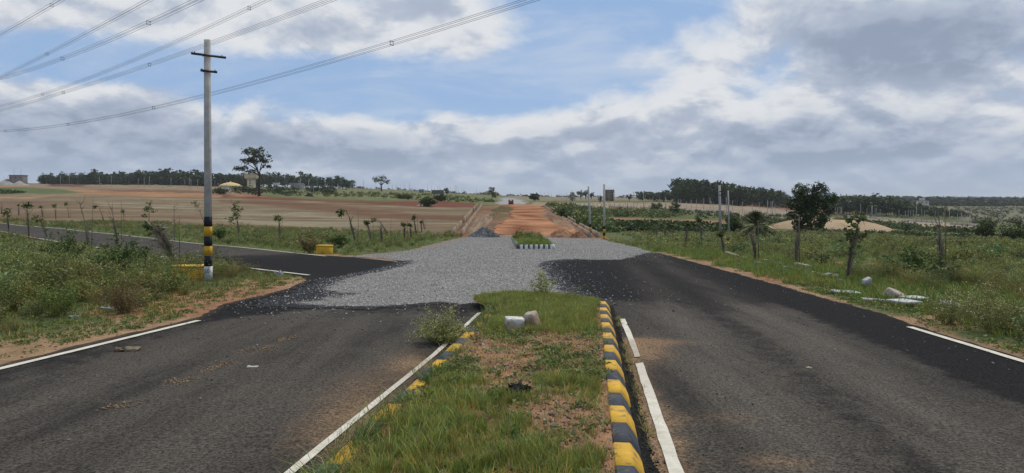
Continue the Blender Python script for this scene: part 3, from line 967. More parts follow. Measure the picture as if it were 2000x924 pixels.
def median_poly(inset):
    """outline of the soil between the kerbs, nose rounded"""
    nR, nL = np.array([-dR[1], dR[0]]), np.array([dL[1], -dL[0]])
    a = [on_line(KL0, dL, d) + nL * (KW + inset) for d in (-6, 2, 5, 9, TIP_D - 1.2)]
    b = [on_line(KR0, dR, d) + nR * inset for d in (TIP_D, 9, 5, 2, -6)]
    p0, p1 = a[-1], b[0]
    arc = []
    for t in np.linspace(0.1, 0.9, 9):
        an = math.pi * (1 - t)
        c = (p0 + p1) / 2; h = (p1 - p0) / 2
        nrm = np.array([-h[1], h[0]]); nrm = nrm / np.hypot(*nrm)
        arc.append(c + h * math.cos(an) + nrm * (2.2 - inset) * math.sin(an) ** 0.8)
    return [tuple(p) for p in a + arc + b]


MED = median_poly(0.0)


def med_z(L, D):
    d = edge_dist(MED, L, D)
    return plane_z(L, D) + KH - 0.022 + 0.07 * sstep(0, 0.7, d) * fbm(L * 1.3, D * 1.3, 17, 3) + 0.035 * (fbm(L * 6, D * 6, 18, 2) - 0.5) * sstep(0.02, 0.2, d)


def med_cols(L, D):
    n = fbm(L * 2.2, D * 2.2, 61, 4)[:, None]
    return rgb(0.16, 0.08, 0.044) * (1 - n) + rgb(0.38, 0.215, 0.125) * n


sheet('median', MED, 0.0, 0.07, M_SOIL, med_cols, step=0.15, zfn=med_z, kind='structure', label='raised soil strip between the two carriageways', category='median')
YEL, BLK, WHT = (0.62, 0.36, 0.035), (0.045, 0.052, 0.065), (0.66, 0.65, 0.61)
M_KERB = mat('kerb_paint', use_col=True, rough=0.72, var=0.14, scale=7, bump=0.3, bscale=45, stain=((0.15, 0.115, 0.085), 9.0, 0.515, 0.7))


def kerb_stone(p0, p1, side, col, parent, z0, z1, h=KH, w=KW, batter=0.105, seed=0):
    """one stone: vertical back, flat top, sloping road face; side = +1 when the road lies to the right of p0->p1"""
    rg = np.random.default_rng(seed)
    p0, p1 = np.array(p0), np.array(p1)
    d = (p1 - p0) / np.hypot(*(p1 - p0)); n = np.array([d[1], -d[0]]) * side
    p0, p1 = p0 + d * 0.003, p1 - d * 0.003
    dz = rg.normal() * 0.004; dx = n * rg.normal() * 0.003
    V = []
    b = 0.012
    prof = [(0, -0.1), (0, h - b), (b, h), (w - b, h), (w, h - b * .8), (w + batter * .55, h * .45), (w + batter, -0.03)]
    for p, zz, e in ((p0, z0, b), (p1, z1, b)):
        for (o, hh) in prof: V.append((*(p + n * o + dx), zz + hh + dz))
    k = len(prof)
    F = [(i, i + 1, k + i + 1, k + i) for i in range(k - 1)] + [tuple(range(k - 1, -1, -1)), tuple(range(k, 2 * k))]
    if side < 0: F = [f[::-1] for f in F]
    m = MB(); m.add(V, F, np.array(col) * (0.92 + 0.14 * rg.random()))
    return m.build('kerb_stone', M_KERB, parent)


def kerb_row(p, d, side, label, Dlist, first):
    root = link('kerb', None, kind='structure', label=label, category='kerb')
    for i in range(len(Dlist) - 1):
        a, b = on_line(p, d, Dlist[i]), on_line(p, d, Dlist[i + 1])
        kerb_stone(a, b, side, (YEL if (i + first) % 2 == 0 else BLK), root, float(plane_z(*a)), float(plane_z(*b)), seed=i + int(side * 50) + 60)
    return root


ST = [4.76 + 0.5154 * k for k in range(-12, 20)]
kR = kerb_row(KR0, dR, 1, 'right kerb of the median in yellow and black stones', ST, 0)
kL = kerb_row(KL0 + np.array([dL[1], -dL[0]]) * KW, dL, -1, 'left kerb of the median, yellow and black, half buried in grass', ST[:-3], 0)
gq = []
for d in np.arange(1.0, 15.2, 0.35):
    b_ = on_line(KR0, dR, d); gq.append(((b_[0] + KW + .06, b_[1]), (b_[0] + KW + .155 + .035 * vnoise(np.array([d * 2.3]), np.array([.5]), 4)[0], b_[1])))
strip('gutter', gq, 'black tar filled gutter along the foot of the right kerb', zoff=0.012, wear=0.012, m=M_ASPH, cat='gutter', fresh=1.0)
# stones round the nose
nose = link('kerb', None, kind='structure', label='rounded kerb at the far nose of the near median', category='kerb')
arc = MED[4:15]
for i in range(5, len(arc) - 1):
    a, b = np.array(arc[i]), np.array(arc[i + 1])
    k = max(1, round(np.hypot(*(b - a)) / 0.5))
    for q_ in range(k):
        p0, p1 = a + (b - a) * q_ / k, a + (b - a) * (q_ + 1) / k
        kerb_stone(p1, p0, 1, YEL if (i + q_) % 2 else BLK, nose, float(plane_z(*p1)), float(plane_z(*p0)), h=0.07, seed=200 + i)

# ------------------------------------------------------------------ plants: leaf-built prototypes
def unit(v): return v / np.maximum(1e-9, np.linalg.norm(v, axis=-1, keepdims=True))


def leaf_quads(rg, P, Dr, ln, wd, cols):
    """one folded-free quad per leaf: P base points, Dr directions, ln length array, wd width ratio"""
    n = len(P)
    side = unit(np.cross(Dr, rg.normal(size=(n, 3))))
    l = ln[:, None]; w = (ln * wd * 0.5)[:, None]
    V = np.stack([P, P + Dr * l * 0.45 + side * w, P + Dr * l, P + Dr * l * 0.45 - side * w], 1).reshape(-1, 3)
    F = np.arange(4 * n).reshape(n, 4)
    C = np.repeat(cols, 4, 0)
    return V, F, C


def ribbons(rg, pts, w, col):
    """pts (n,k,3) polylines to flat ribbons"""
    n, k, _ = pts.shape
    side = rg.normal(size=(n, 1, 3)); side[..., 2] *= 0.15; side = unit(side)
    tap = np.linspace(1, 0.45, k)[None, :, None]
    A, B = pts - side * w / 2 * tap, pts + side * w / 2 * tap
    V = np.stack([A, B], 2).reshape(-1, 3)
    i = (np.arange(n)[:, None] * k + np.arange(k - 1)[None, :]) * 2
    F = np.stack([i, i + 1, i + 3, i + 2], -1).reshape(-1, 4)
    C = np.tile(col, (len(V), 1)) if np.ndim(col) == 1 else np.repeat(col, 2 * k, 0)
    return V, F, C


class Proto:
    def __init__(s): s.V, s.F3, s.F4, s.C, s.n = [], [], [], [], 0

    def put(s, V, F, C):
        s.V.append(V); s.C.append(C)
        (s.F4 if F.shape[1] == 4 else s.F3).append(F + s.n); s.n += len(V)

    def done(s, gain=(1.60, 1.5, 1.12)):
        s.V = np.concatenate(s.V).astype(np.float32); s.C = np.clip(np.concatenate(s.C) * gain, 0, .8).astype(np.float32)
        s.F3 = np.concatenate(s.F3) if s.F3 else np.zeros((0, 3), int)
        s.F4 = np.concatenate(s.F4) if s.F4 else np.zeros((0, 4), int)
        return s

    def mesh(s, name, m=None): return new_mesh(name, s.V, [s.F3, s.F4], m or M_LEAF, s.C)


def mixcol(rg, a, b, n, j=0.18):
    t = rg.random((n, 1)) ** 1.2
    return np.clip((rgb(*a) * (1 - t) + rgb(*b) * t) * (1 + rg.normal(size=(n, 1)) * j), 0.004, 1)


def weed(seed, h=0.8, spread=0.5, nst=12, nlf=22, ll=0.06, lw=0.4, ca=(0.055, 0.075, 0.022), cb=(0.15, 0.165, 0.06), stem=(0.10, 0.085, 0.045), flowers=0, fc=(0.34, 0.35, 0.25), sw=0.008, lo=0.1, up=0.35):
    rg = np.random.default_rng(seed)
    p = Proto()
    a = rg.random(nst) * 2 * math.pi; til = rg.random(nst) ** 0.7 * spread
    L = h * (0.55 + 0.5 * rg.random(nst))
    b = np.stack([np.cos(a) * 0.06 * h, np.sin(a) * 0.06 * h, np.zeros(nst) - 0.02], -1)
    d0 = np.stack([np.cos(a) * til, np.sin(a) * til, np.ones(nst)], -1); d0 = unit(d0)
    ts = np.linspace(0, 1, 4)
    bend = rg.normal(size=(nst, 3)) * 0.12; bend[:, 2] = -0.10 * rg.random(nst) - 0.2 * til
    pts = b[:, None] + d0[:, None] * (L[:, None] * ts)[..., None] + bend[:, None] * (L[:, None] * ts ** 2)[..., None]
    p.put(*ribbons(rg, pts, sw, np.array(stem)))
    n = nst * nlf
    si = np.repeat(np.arange(nst), nlf); t = lo + (1 - lo) * rg.random(n) ** 0.75
    P = b[si] + d0[si] * (L[si] * t)[:, None] + bend[si] * (L[si] * t ** 2)[:, None]
    P = P + rg.normal(size=(n, 3)) * (0.05 * h) * np.array([1, 1, 0.5])
    D = rg.normal(size=(n, 3)); D[:, 2] = D[:, 2] * 0.6 + up; D = unit(D)
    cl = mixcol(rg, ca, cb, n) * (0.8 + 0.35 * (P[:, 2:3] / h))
    p.put(*leaf_quads(rg, P, D, ll * (0.6 + 0.8 * rg.random(n)), lw, cl))
    if flowers:
        si = rg.integers(0, nst, flowers); t = 0.85 + 0.22 * rg.random(flowers)
        P = b[si] + d0[si] * (L[si] * t)[:, None] + bend[si] * (L[si] * t ** 2)[:, None] + rg.normal(size=(flowers, 3)) * 0.05 * h
        D = unit(rg.normal(size=(flowers, 3)))
        p.put(*leaf_quads(rg, P, D, ll * 0.42 * (0.7 + 0.6 * rg.random(flowers)), 0.9, mixcol(rg, fc, fc, flowers, 0.1)))
    return p.done()


def tuft(seed, nb=26, h=0.16, rad=0.05, w=0.006, ca=(0.045, 0.085, 0.018), cb=(0.13, 0.175, 0.05), dry=0.12, lean=0.6):
    rg = np.random.default_rng(seed)
    p = Proto()
    a = rg.random(nb) * 6.283; r_ = rad * np.sqrt(rg.random(nb)); H = h * (0.45 + 0.65 * rg.random(nb))
    B = np.stack([np.cos(a) * r_, np.sin(a) * r_, np.full(nb, -0.01)], -1)
    a2 = a + rg.normal(size=nb) * 0.7
    D = np.stack([np.cos(a2), np.sin(a2), np.zeros(nb)], -1) * (lean * rg.random(nb))[:, None]
    S = np.stack([-np.sin(a2), np.cos(a2), np.zeros(nb)], -1) * w / 2
    up = np.array([0, 0, 1.0])
    m_ = B + (up * 0.55 + D * 0.25) * H[:, None]; t_ = B + (up * 0.95 + D * 1.0) * H[:, None]; t_[:, 2] -= (0.18 * H * np.linalg.norm(D, axis=1))
    V = np.stack([B - S, B + S, m_ + S * 0.8, m_ - S * 0.8, t_], 1).reshape(-1, 3)
    i = np.arange(nb)[:, None] * 5
    C = mixcol(rg, ca, cb, nb)
    dr = rg.random(nb) < dry
    C[dr] = mixcol(rg, (0.20, 0.16, 0.085), (0.36, 0.30, 0.18), int(dr.sum()))
    p.put(V, i + np.array([[0, 1, 2, 3]]), np.repeat(C, 5, 0))
    p.F3.append((i + np.array([[3, 2, 4]])))
    return p.done()


def herb(seed, n=26, r_=0.12, h=0.08, ll=0.045, ca=(0.045, 0.08, 0.02), cb=(0.11, 0.15, 0.05)):
    rg = np.random.default_rng(seed); p = Proto()
    a = rg.random(n) * 6.283; q = r_ * np.sqrt(rg.random(n))
    P = np.stack([np.cos(a) * q, np.sin(a) * q, h * rg.random(n) * (1.1 - q / r_)], -1)
    D = unit(np.stack([np.cos(a) + rg.normal(size=n) * .5, np.sin(a) + rg.normal(size=n) * .5, 0.25 + 0.5 * rg.random(n)], -1))
    p.put(*leaf_quads(rg, P, D, ll * (0.6 + 0.8 * rg.random(n)), 0.55, mixcol(rg, ca, cb, n)))
    return p.done()


def scatter(name, protos, pos, scale, label, cat, tint=None, tilt=0.12, seed=0, which=None, m=None):
    """many small plants as one mesh: nobody could count them"""
    rg = np.random.default_rng(seed)
    pos = np.asarray(pos, np.float32); N = len(pos)
    if N == 0: return None
    which = rg.integers(0, len(protos), N) if which is None else which
    scale = np.broadcast_to(np.asarray(scale, np.float32), (N,))
    rz = rg.random(N) * 6.283; tx, ty = rg.normal(size=N) * tilt, rg.normal(size=N) * tilt
    Vs, F3, F4, Cs, off = [], [], [], [], 0
    for k, p in enumerate(protos):
        ids = np.nonzero(which == k)[0]
        if len(ids) == 0: continue
        c, s = np.cos(rz[ids])[:, None], np.sin(rz[ids])[:, None]
        x, y, z = p.V[None, :, 0], p.V[None, :, 1], p.V[None, :, 2]
        X = x * c - y * s + z * tx[ids][:, None]; Y = x * s + y * c + z * ty[ids][:, None]; Z = z + 0 * X
        sc = scale[ids][:, None]
        V = np.stack([X * sc, Y * sc, Z * sc], -1) + pos[ids][:, None]
        C = np.broadcast_to(p.C[None], (len(ids), *p.C.shape))
        if tint is not None: C = C * np.asarray(tint, np.float32)[ids][:, None]
        nv = len(p.V)
        o = off + (np.arange(len(ids)) * nv)[:, None, None]
        if len(p.F3): F3.append((p.F3[None] + o).reshape(-1, 3))
        if len(p.F4): F4.append((p.F4[None] + o).reshape(-1, 4))
        Vs.append(V.reshape(-1, 3)); Cs.append(C.reshape(-1, 3)); off += nv * len(ids)
    me = new_mesh(name, np.concatenate(Vs), [np.concatenate(f) for f in (F3, F4) if f], m or M_LEAF, np.concatenate(Cs))
    return link(name, me, kind='stuff', label=label, category=cat)


def sample(poly, n, rg, keep=None, zfn=None):
    """n ground points inside an outline, thinned by keep(L, D) in 0..1"""
    A = np.array(poly); lo, hi = A.min(0), A.max(0)
    out = []; got = 0
    for _ in range(200):
        q = lo + (hi - lo) * rg.random((max(2000, n), 2))
        q = q[inside(A, q[:, 0], q[:, 1])]
        if keep is not None and len(q): q = q[rg.random(len(q)) < keep(q[:, 0], q[:, 1])]
        out.append(q); got += len(q)
        if got >= n: break
    q = np.concatenate(out)[:n]
    return np.column_stack([q, (zfn or ground_z)(q[:, 0], q[:, 1])])


def tints(n, rg, amt=0.22, warm=0.12):
    b = 1 + rg.normal(size=(n, 1)) * amt; w = rg.normal(size=(n, 1)) * warm
    return np.clip(np.hstack([b * (1 + w), b, b * (1 - w * 0.8)]), 0.35, 1.8)


# ---- median turf ------------------------------------------------------------
rg = np.random.default_rng(5)


def med_dab(L, D, px, row, ra, rb):
    c = z_of((px, row), KH); dv = lateral(L, D) - lateral(*c); ds = along(L, D) - along(*c)
    return np.exp(-((dv / ra) ** 2 + (ds / rb) ** 2))


def turf(L, D):
    k = 1.35 * sstep(9.9, 11.2, D + 0.5 * (fbm(L * 2, D * 2, 4, 2) - .5))
    for (px, row, ra, rb, a) in ((700, 880, .45, .7, 1.1), (820, 860, .5, .6, 1.1), (960, 900, .5, .45, 1.0), (850, 790, .45, .6, .9), (780, 800, .25, 1.0, .55), (890, 745, .35, .45, .7), (1000, 790, .25, .3, .45),
                                 (1100, 745, .45, .36, 1.0), (1140, 765, .25, .22, .7), (930, 690, .3, .5, .5), (1150, 690, .14, .6, .5), (1000, 840, .3, .4, .5), (700, 830, .2, 1.6, .8), (1060, 905, .2, .25, .45), (1165, 900, .1, 1.2, .4), (880, 690, .2, .9, .5)):
        k = k + a * med_dab(L, D, px, row, ra, rb)
    for (px, row, ra, rb, a) in ((1040, 690, .75, .9, 1.3), (960, 720, .5, .5, .9), (1120, 700, .4, .9, .8), (1110, 830, .28, .35, .6), (1020, 730, .3, .35, .4), (1080, 800, .3, .2, .4)):
        k = k - a * med_dab(L, D, px, row, ra, rb)
    n = fbm(L * 3.1, D * 3.1, 91, 4)
    return np.clip(k * (0.5 + 1.1 * sstep(0.35, 0.62, n)) + 0.10 * sstep(0.45, 0.6, n), 0, 1)


MED_V = [p for p in MED if p[1] > -6.5]
MEDC = median_poly(0.01)
near_med = lambda L, D: turf(L, D) * (D > 3.6) * sstep(0.02, 0.12, edge_dist([tuple(on_line(KL0, dL, 2) + [KW, 0]), tuple(on_line(KL0, dL, 13) + [KW, 0])], L, D, False) - .12 * vnoise(D * 1.7, L * 0, 13)) * (edge_dist([tuple(KR0 - dR * 9), tuple(KR1)], L, D, False) > 0.05 + 0.1 * vnoise(D * 3, L * 0, 3))
T_GRN = [tuft(300 + i, 18, 0.095 + 0.016 * i, 0.035, 0.005, (0.085, 0.125, 0.026), (0.21, 0.25, 0.075), dry=0.14) for i in range(5)]
T_DRY = [tuft(320 + i, 12, 0.09, 0.05, 0.0045, (0.15, 0.14, 0.06), (0.30, 0.25, 0.13), dry=0.6, lean=1.1) for i in range(4)]
P_ = sample(MEDC, 8200, rg, near_med, med_z)
scatter('grass', T_GRN, P_, 0.5 + 0.45 * rg.random(len(P_)) + 0.25 * turf(P_[:, 0], P_[:, 1]), 'thick green grass growing on the near median', 'grass', tints(len(P_), rg, 0.2, 0.14), 0.25, 1)
P_ = sample(MEDC, 2300, rg, lambda L, D: (D > 3.6) * (0.25 + 0.5 * fbm(L * 4, D * 4, 8, 3)), med_z)
scatter('dry_grass', T_DRY, P_, 0.5 + 0.7 * rg.random(len(P_)), 'short straw coloured dry grass between the green tufts of the median', 'grass', tints(len(P_), rg, 0.2, 0.1), 0.4, 2)
HERB = [herb(340 + i, 22 + 6 * i) for i in range(4)]
P_ = sample(MEDC, 1000, rg, lambda L, D: (D > 3.6) * (0.12 + 0.75 * sstep(.48, .66, fbm(L * 1.7, D * 1.7, 66, 3))), med_z)
scatter('ground_cover', HERB, P_, 0.35 + 0.65 * rg.random(len(P_)), 'low leafy herbs on the soil of the near median', 'ground cover', tints(len(P_), rg, 0.25, 0.12), 0.2, 3)
# grass that hangs over the left kerb onto the white line
kl = lambda d: on_line(KL0, dL, d)
q = []
for i in range(430):
    d = 4.0 + 11.5 * rg.random() ** 1.3; b = kl(d); off = rg.normal() * 0.07 + 0.12
    if vnoise(np.array([d * 1.6]), np.array([0.3]), 5)[0] < 0.38: continue
    q.append((b[0] + off, b[1], float(plane_z(b[0] + off, b[1])) + KH - 0.01))
P_ = np.array(q)
scatter('grass', [tuft(360 + i, 9, 0.2, 0.06, 0.005, dry=0.12, lean=1.5) for i in range(4)], P_, 0.6 + 0.6 * rg.random(len(P_)), 'grass leaning over the left kerb and white line', 'grass', tints(len(P_), rg), 0.35, 4)
# gutter weeds at the foot of the right kerb
q = []
for i in range(300):
    d = 4.2 + 9 * rg.random(); b = on_line(KR0, dR, d); off = KW + 0.15 + abs(rg.normal()) * 0.045
    if vnoise(np.array([d * 1.1]), np.array([7.3]), 6)[0] < 0.42: continue
    q.append((b[0] + off, b[1], float(plane_z(b[0] + off, b[1])) - 0.01))
P_ = np.array(q)
scatter('grass', [tuft(380 + i, 8, 0.13, 0.03, 0.005, dry=0.3, lean=0.9) for i in range(3)], P_, 0.4 + 0.6 * rg.random(len(P_)), 'thin grass in the gutter beside the right kerb', 'grass', tints(len(P_), rg), 0.3, 5)

# loose chips on the median soil
PEB = MB(); PEB.add([(1, 0, 0), (-.8, .3, 0), (0, .9, .1), (.1, -.8, 0), (0, 0, .7), (0, 0, -.4)], [(0, 2, 4), (2, 1, 4), (1, 3, 4), (3, 0, 4), (2, 0, 5), (1, 2, 5), (3, 1, 5), (0, 3, 5)], (1, 1, 1))


def chip(seed):
    rg_ = np.random.default_rng(seed); p = Proto()
    V = np.concatenate(PEB.V) * (0.7 + 0.6 * rg_.random((6, 1))) + rg_.normal(size=(6, 3)) * 0.12
    p.put(V, np.array(PEB.F[3]), np.ones((6, 3)))
    return p.done(1.0)


CHIP = [chip(400 + i) for i in range(6)]


def greys(n, rg_, lo, hi, warm=0.0):
    b = lo + (hi - lo) * rg_.random((n, 1)) ** 1.6
    return np.hstack([b * (1 + warm), b, b * (1 - warm)])


P_ = sample(MEDC, 6500, rg, lambda L, D: (D > 3.6) * (1.0 - 0.7 * turf(L, D)), med_z)
scatter('loose_chips', CHIP, P_ + [0, 0, 0.004], 0.006 + 0.016 * rg.random(len(P_)) ** 2, 'small pale stones and clods on the median soil', 'gravel', np.vstack([greys(len(P_) // 2, rg, .18, .7, .12), greys(len(P_) - len(P_) // 2, rg, .06, .24, .45)]), 0.5, 6, m=M_STONE)

# ---- crushed stone of the junction, loose stones on the tar --------------------
P_ = sample(GRAVEL, 30000, rg, lambda L, D: np.clip(1.3 - D / 42, 0.06, 1) * (1 - 0.75 * gravel_cols(L, D)[:, 0]) * sstep(0, .35, edge_dist(GRAVEL, L, D)))
Z = np.where(P_[:, 1] > 40, 0.0015 * (P_[:, 1] - 40), 0)
P_[:, 2] += 0.012 + Z
cg = greys(len(P_), rg, 0.24, 0.60, 0.06); 
scatter('crushed_stones', CHIP, P_, (0.010 + 0.020 * rg.random(len(P_)) ** 1.5) * (1 + P_[:, 1] / 60), 'angular grey stones lying loose over the junction', 'gravel', cg, 0.6, 7, m=M_STONE)


def spill(L, D):
    d = edge_dist(GRAVEL, L, D)
    return np.exp(-d / 0.8) * 0.8 + 0.012 + 0.10 * np.exp(-edge_dist(RIGHT_EDGE, L, D, False) / 0.5)


P_ = sample(ROAD, 7000, rg, lambda L, D: np.where(D > 3.8, spill(L, D), 0)); P_[:, 2] += 0.012
scatter('loose_chips', CHIP, P_, 0.005 + 0.022 * rg.random(len(P_)) ** 2.2 * np.clip(P_[:, 1] / 12, .5, 1.3), 'scattered stone chips on the dark asphalt', 'gravel', greys(len(P_), rg, 0.04, 0.5), 0.6, 8, m=M_STONE)
q = []
for i in range(1900):                                    # tar crumbs along the right kerb and the lane line
    d = 3.9 + 9 * rg.random() ** 1.2; b = on_line(KR0, dR, d); off = KW + 0.12 + abs(rg.normal()) * (0.04 if i % 12 else 0.7)
    q.append((b[0] + off, b[1], float(plane_z(b[0] + off, b[1])) + 0.012))
P_ = np.array(q)
scatter('tar_crumbs', CHIP, P_, 0.004 + 0.010 * rg.random(len(P_)) ** 2, 'black tar crumbs along the foot of the right kerb', 'gravel', greys(len(P_), rg, 0.012, 0.035), 0.6, 9, m=M_STONE)

p0, p1 = hit(215, 802), hit(575, 656)              # crumbled soil along the joint of the left lane
q = []
for i in range(1500):
    f = rg.random(); c_ = p0.lerp(p1, f)
    if vnoise(np.array([f * 11]), np.array([.2]), 33)[0] < .42: continue
    w_ = .05 + .10 * vnoise(np.array([f * 7]), np.array([4.2]), 34)[0] ** 2
    q.append((c_.x + rg.normal() * w_, c_.y + rg.normal() * .05, float(plane_z(c_.x, c_.y)) + .008))
P_ = np.array(q)
scatter('soil_crumbs', CHIP, P_, 0.006 + 0.016 * rg.random(len(P_)) ** 2, 'tan soil crumbs in a broken line along the left carriageway', 'soil', rgb(.30, .21, .13) * (.6 + .8 * rg.random((len(P_), 1))), .5, 10, m=M_STONE)

# ---- roadside weeds -----------------------------------------------------------
OL_A, OL_B = (0.058, 0.080, 0.022), (0.175, 0.20, 0.070)
GR_A, GR_B = (0.068, 0.096, 0.036), (0.20, 0.225, 0.105)
W0 = ([weed(500 + i, 0.85, 0.75, 18, 42, 0.044, 0.33, OL_A, OL_B, flowers=22) for i in range(3)] +
      [weed(510 + i, 0.75, 0.65, 16, 40, 0.052, 0.38, GR_A, GR_B, flowers=10) for i in range(3)] +
      [weed(520 + i, 0.7, 0.9, 18, 20, 0.04, 0.3, (0.085, 0.068, 0.035), (0.19, 0.16, 0.085), stem=(0.13, 0.095, 0.06), flowers=20, fc=(0.3, 0.25, 0.15)) for i in range(2)])
W1 = ([weed(530 + i, 0.85, 0.8, 8, 20, 0.10, 0.42, OL_A, OL_B, flowers=16, sw=.012) for i in range(3)] +
      [weed(540 + i, 0.75, 0.8, 8, 20, 0.11, 0.45, GR_A, GR_B, sw=.012) for i in range(3)] +
      [weed(550 + i, 0.7, 0.95, 9, 14, 0.08, 0.35, (0.085, 0.068, 0.035), (0.19, 0.16, 0.085), stem=(0.13, 0.095, 0.06), sw=.012) for i in range(2)])
W2 = ([weed(560 + i, 0.9, 1.0, 4, 13, 0.24, 0.5, OL_A, (0.225, 0.23, 0.125), flowers=5, sw=.02) for i in range(3)] + [weed(570 + i, 0.8, 1.0, 4, 13, 0.25, 0.5, GR_A, (0.22, 0.24, 0.125), sw=.02) for i in range(4)] +
      [weed(580, 0.8, 1.0, 5, 9, 0.2, 0.4, (0.085, 0.068, 0.035), (0.18, 0.15, 0.08), sw=.02)])
VERGE = SIDE_BOT[1:] + LEFT_EDGE[::-1][1:] + []


def clear(L, D, gap, lines=(LEFT_EDGE, RIGHT_EDGE, SIDE_TOP, SIDE_BOT)):
    k = np.ones(len(L))
    for ln, g in zip(lines, gap):
        if g is not None: k = k * (edge_dist(ln, L, D, False) > g)
    return k


def seen(L, D, m=260):
    X = 1000 + FPX * L / np.maximum(D, .1)
    return (D > 3) & (X > -m) & (X < 2000 + m)


POLE = hit(407, 548)


def verge_keep(L, D):
    e = edge_dist(LEFT_EDGE, L, D, False) + (fbm(L * .6, D * .6, 71, 3) - .5) * 2.2
    k = sstep(1.5, 2.6, e) * clear(L, D, (None, None, None, 0.5)) * seen(L, D)
    k = k * (0.15 + 0.85 * sstep(0.42, 0.55, fbm(L * .35, D * .35, 72, 3)))
    front = np.exp(-(((L - POLE.x) / 4.2) ** 2 + ((D - POLE.y + 1.6) / 1.6) ** 2))
    nose = np.exp(-(((L + 7.4) / 3.0) ** 2 + ((D - 21) / 3.5) ** 2))
    X = 1000 + FPX * L / np.maximum(D, 1)
    low = sstep(352, 372, X + 40 * (fbm(L, D, 44, 2) - .5)) * sstep(13.5, 14.5, D) * (1 - sstep(20.6, 21.6, D))
    return k * (1 - 0.92 * front) * (1 - 0.85 * nose) * (1 - .97 * low)


rg = np.random.default_rng(15)
P_ = sample(VERGE, 560, rg, lambda L, D: verge_keep(L, D) * (D < 25))
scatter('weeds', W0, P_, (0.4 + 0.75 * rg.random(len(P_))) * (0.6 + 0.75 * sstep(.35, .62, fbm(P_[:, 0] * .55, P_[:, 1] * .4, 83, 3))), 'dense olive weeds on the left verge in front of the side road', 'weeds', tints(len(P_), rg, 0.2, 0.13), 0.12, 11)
P_ = sample(VERGE, 760, rg, lambda L, D: verge_keep(L, D) * (D >= 24) * (D < 95))
scatter('weeds', W1, P_, 0.4 + 0.55 * rg.random(len(P_)), 'weeds along the near edge of the side road', 'weeds', tints(len(P_), rg, 0.2, 0.13), 0.12, 12)
BEYOND = SIDE_TOP[1:6] + xy((-60, 427), (130, 433), (330, 437), (520, 445), (700, 450), (880, 455), (905, 462), (868, 472), (835, 482), (790, 492), (720, 498))


def beyond_keep(L, D):
    e = edge_dist(SIDE_TOP, L, D, False); g = edge_dist(GRAVEL, L, D)
    return sstep(0.8, 2.2, e + fbm(L * .5, D * .5, 5, 3) - .5) * sstep(0.8, 2.5, g) * (0.55 + 0.45 * sstep(.4, .6, fbm(L * .2, D * .2, 73, 3))) * seen(L, D)


P_ = sample(BEYOND, 2100, rg, beyond_keep)
ht = np.clip(0.45 + 0.5 * fbm(P_[:, 0] * .16, P_[:, 1] * .16, 74, 2), .4, 1.0)
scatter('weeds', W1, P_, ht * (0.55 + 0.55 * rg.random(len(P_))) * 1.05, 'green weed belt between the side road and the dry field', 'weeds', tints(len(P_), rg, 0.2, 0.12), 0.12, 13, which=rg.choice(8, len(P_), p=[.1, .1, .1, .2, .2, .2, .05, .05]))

RIGHT_NEAR = RIGHT_EDGE[:-1] + [(16, 5), (60, 40), (75, 52), (20, 62), (12, 66)]
RIGHT_NEAR = xy((1172, 468), (1228, 481), (1275, 493)) + RIGHT_EDGE[:-1] + [(22, 8), (62, 60), (11, 72)]


def right_keep(L, D):
    e = edge_dist(RIGHT_EDGE, L, D, False) + (fbm(L * .5, D * .5, 75, 3) - .5) * 2.4
    k = sstep(2.0, 4.6, e) * (0.35 + 0.65 * sstep(0.42, 0.58, fbm(L * .3, D * .3, 76, 3)))
    # denser and closer to the tar at the near right
    k = np.maximum(k, sstep(0.7, 1.5, e) * (1 - sstep(10, 14.5, D)))
    k = k * (1 - 0.8 * sstep(10, 14, D) * (1 - sstep(20, 24, D)) * (1 - sstep(4.5, 7.0, e)))
    for (px, rw, ra, rb) in ((1745, 523, 3.2, 3.2), (1625, 516, 2.6, 2.6), (1440, 509, 3, 1.8), (1560, 550, 1.6, 1.2), (1520, 523, 2.2, 1.2)):
        c = hit(px, rw); k = k * (1 - 0.9 * np.exp(-(((L - c.x) / ra) ** 2 + ((D - c.y) / rb) ** 2)))
    return k * seen(L, D)


P_ = sample(RIGHT_NEAR, 620, rg, lambda L, D: right_keep(L, D) * (D < 24))
scatter('weeds', W0, P_, 0.35 + 0.55 * rg.random(len(P_)), 'pale flowering weeds along the right edge of the road', 'weeds', tints(len(P_), rg, 0.2, 0.12), 0.12, 14)
P_ = sample(RIGHT_NEAR, 1900, rg, lambda L, D: right_keep(L, D) * (D >= 23))
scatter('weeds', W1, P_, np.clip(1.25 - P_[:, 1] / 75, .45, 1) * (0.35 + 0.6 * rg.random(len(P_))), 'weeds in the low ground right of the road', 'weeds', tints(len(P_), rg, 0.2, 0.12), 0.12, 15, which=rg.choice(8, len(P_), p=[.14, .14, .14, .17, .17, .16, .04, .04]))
P_ = sample(RIGHT_NEAR + [(40, 52)], 110, rg, lambda L, D: (edge_dist(RIGHT_EDGE, L, D, False) > 4.5) * (D > 19) * (D < 62) * (.2 + .8 * sstep(.48, .6, fbm(L * .12, D * .12, 87, 3))) * seen(L, D))
scatter('weeds', W1, P_, 0.9 + 0.55 * rg.random(len(P_)), 'taller bushy weeds standing out of the flat right of the road', 'weeds', tints(len(P_), rg, 0.22, 0.12), 0.12, 25, which=rg.choice(8, len(P_), p=[.08, .08, .08, .22, .22, .22, .05, .05]))
RIGHT_FAR = [(12, 64), (62, 58), (110, 100), (115, 150), (60, 140), (34, 120), (14, 96)]
P_ = sample(RIGHT_FAR, 5200, rg, lambda L, D: (1 - .9 * sstep(1740, 1790, 1000 + FPX * L / D) * sstep(88, 98, D)) * (0.3 + 0.7 * sstep(.38, .6, fbm(L * .09, D * .09, 78, 3))) * seen(L, D))
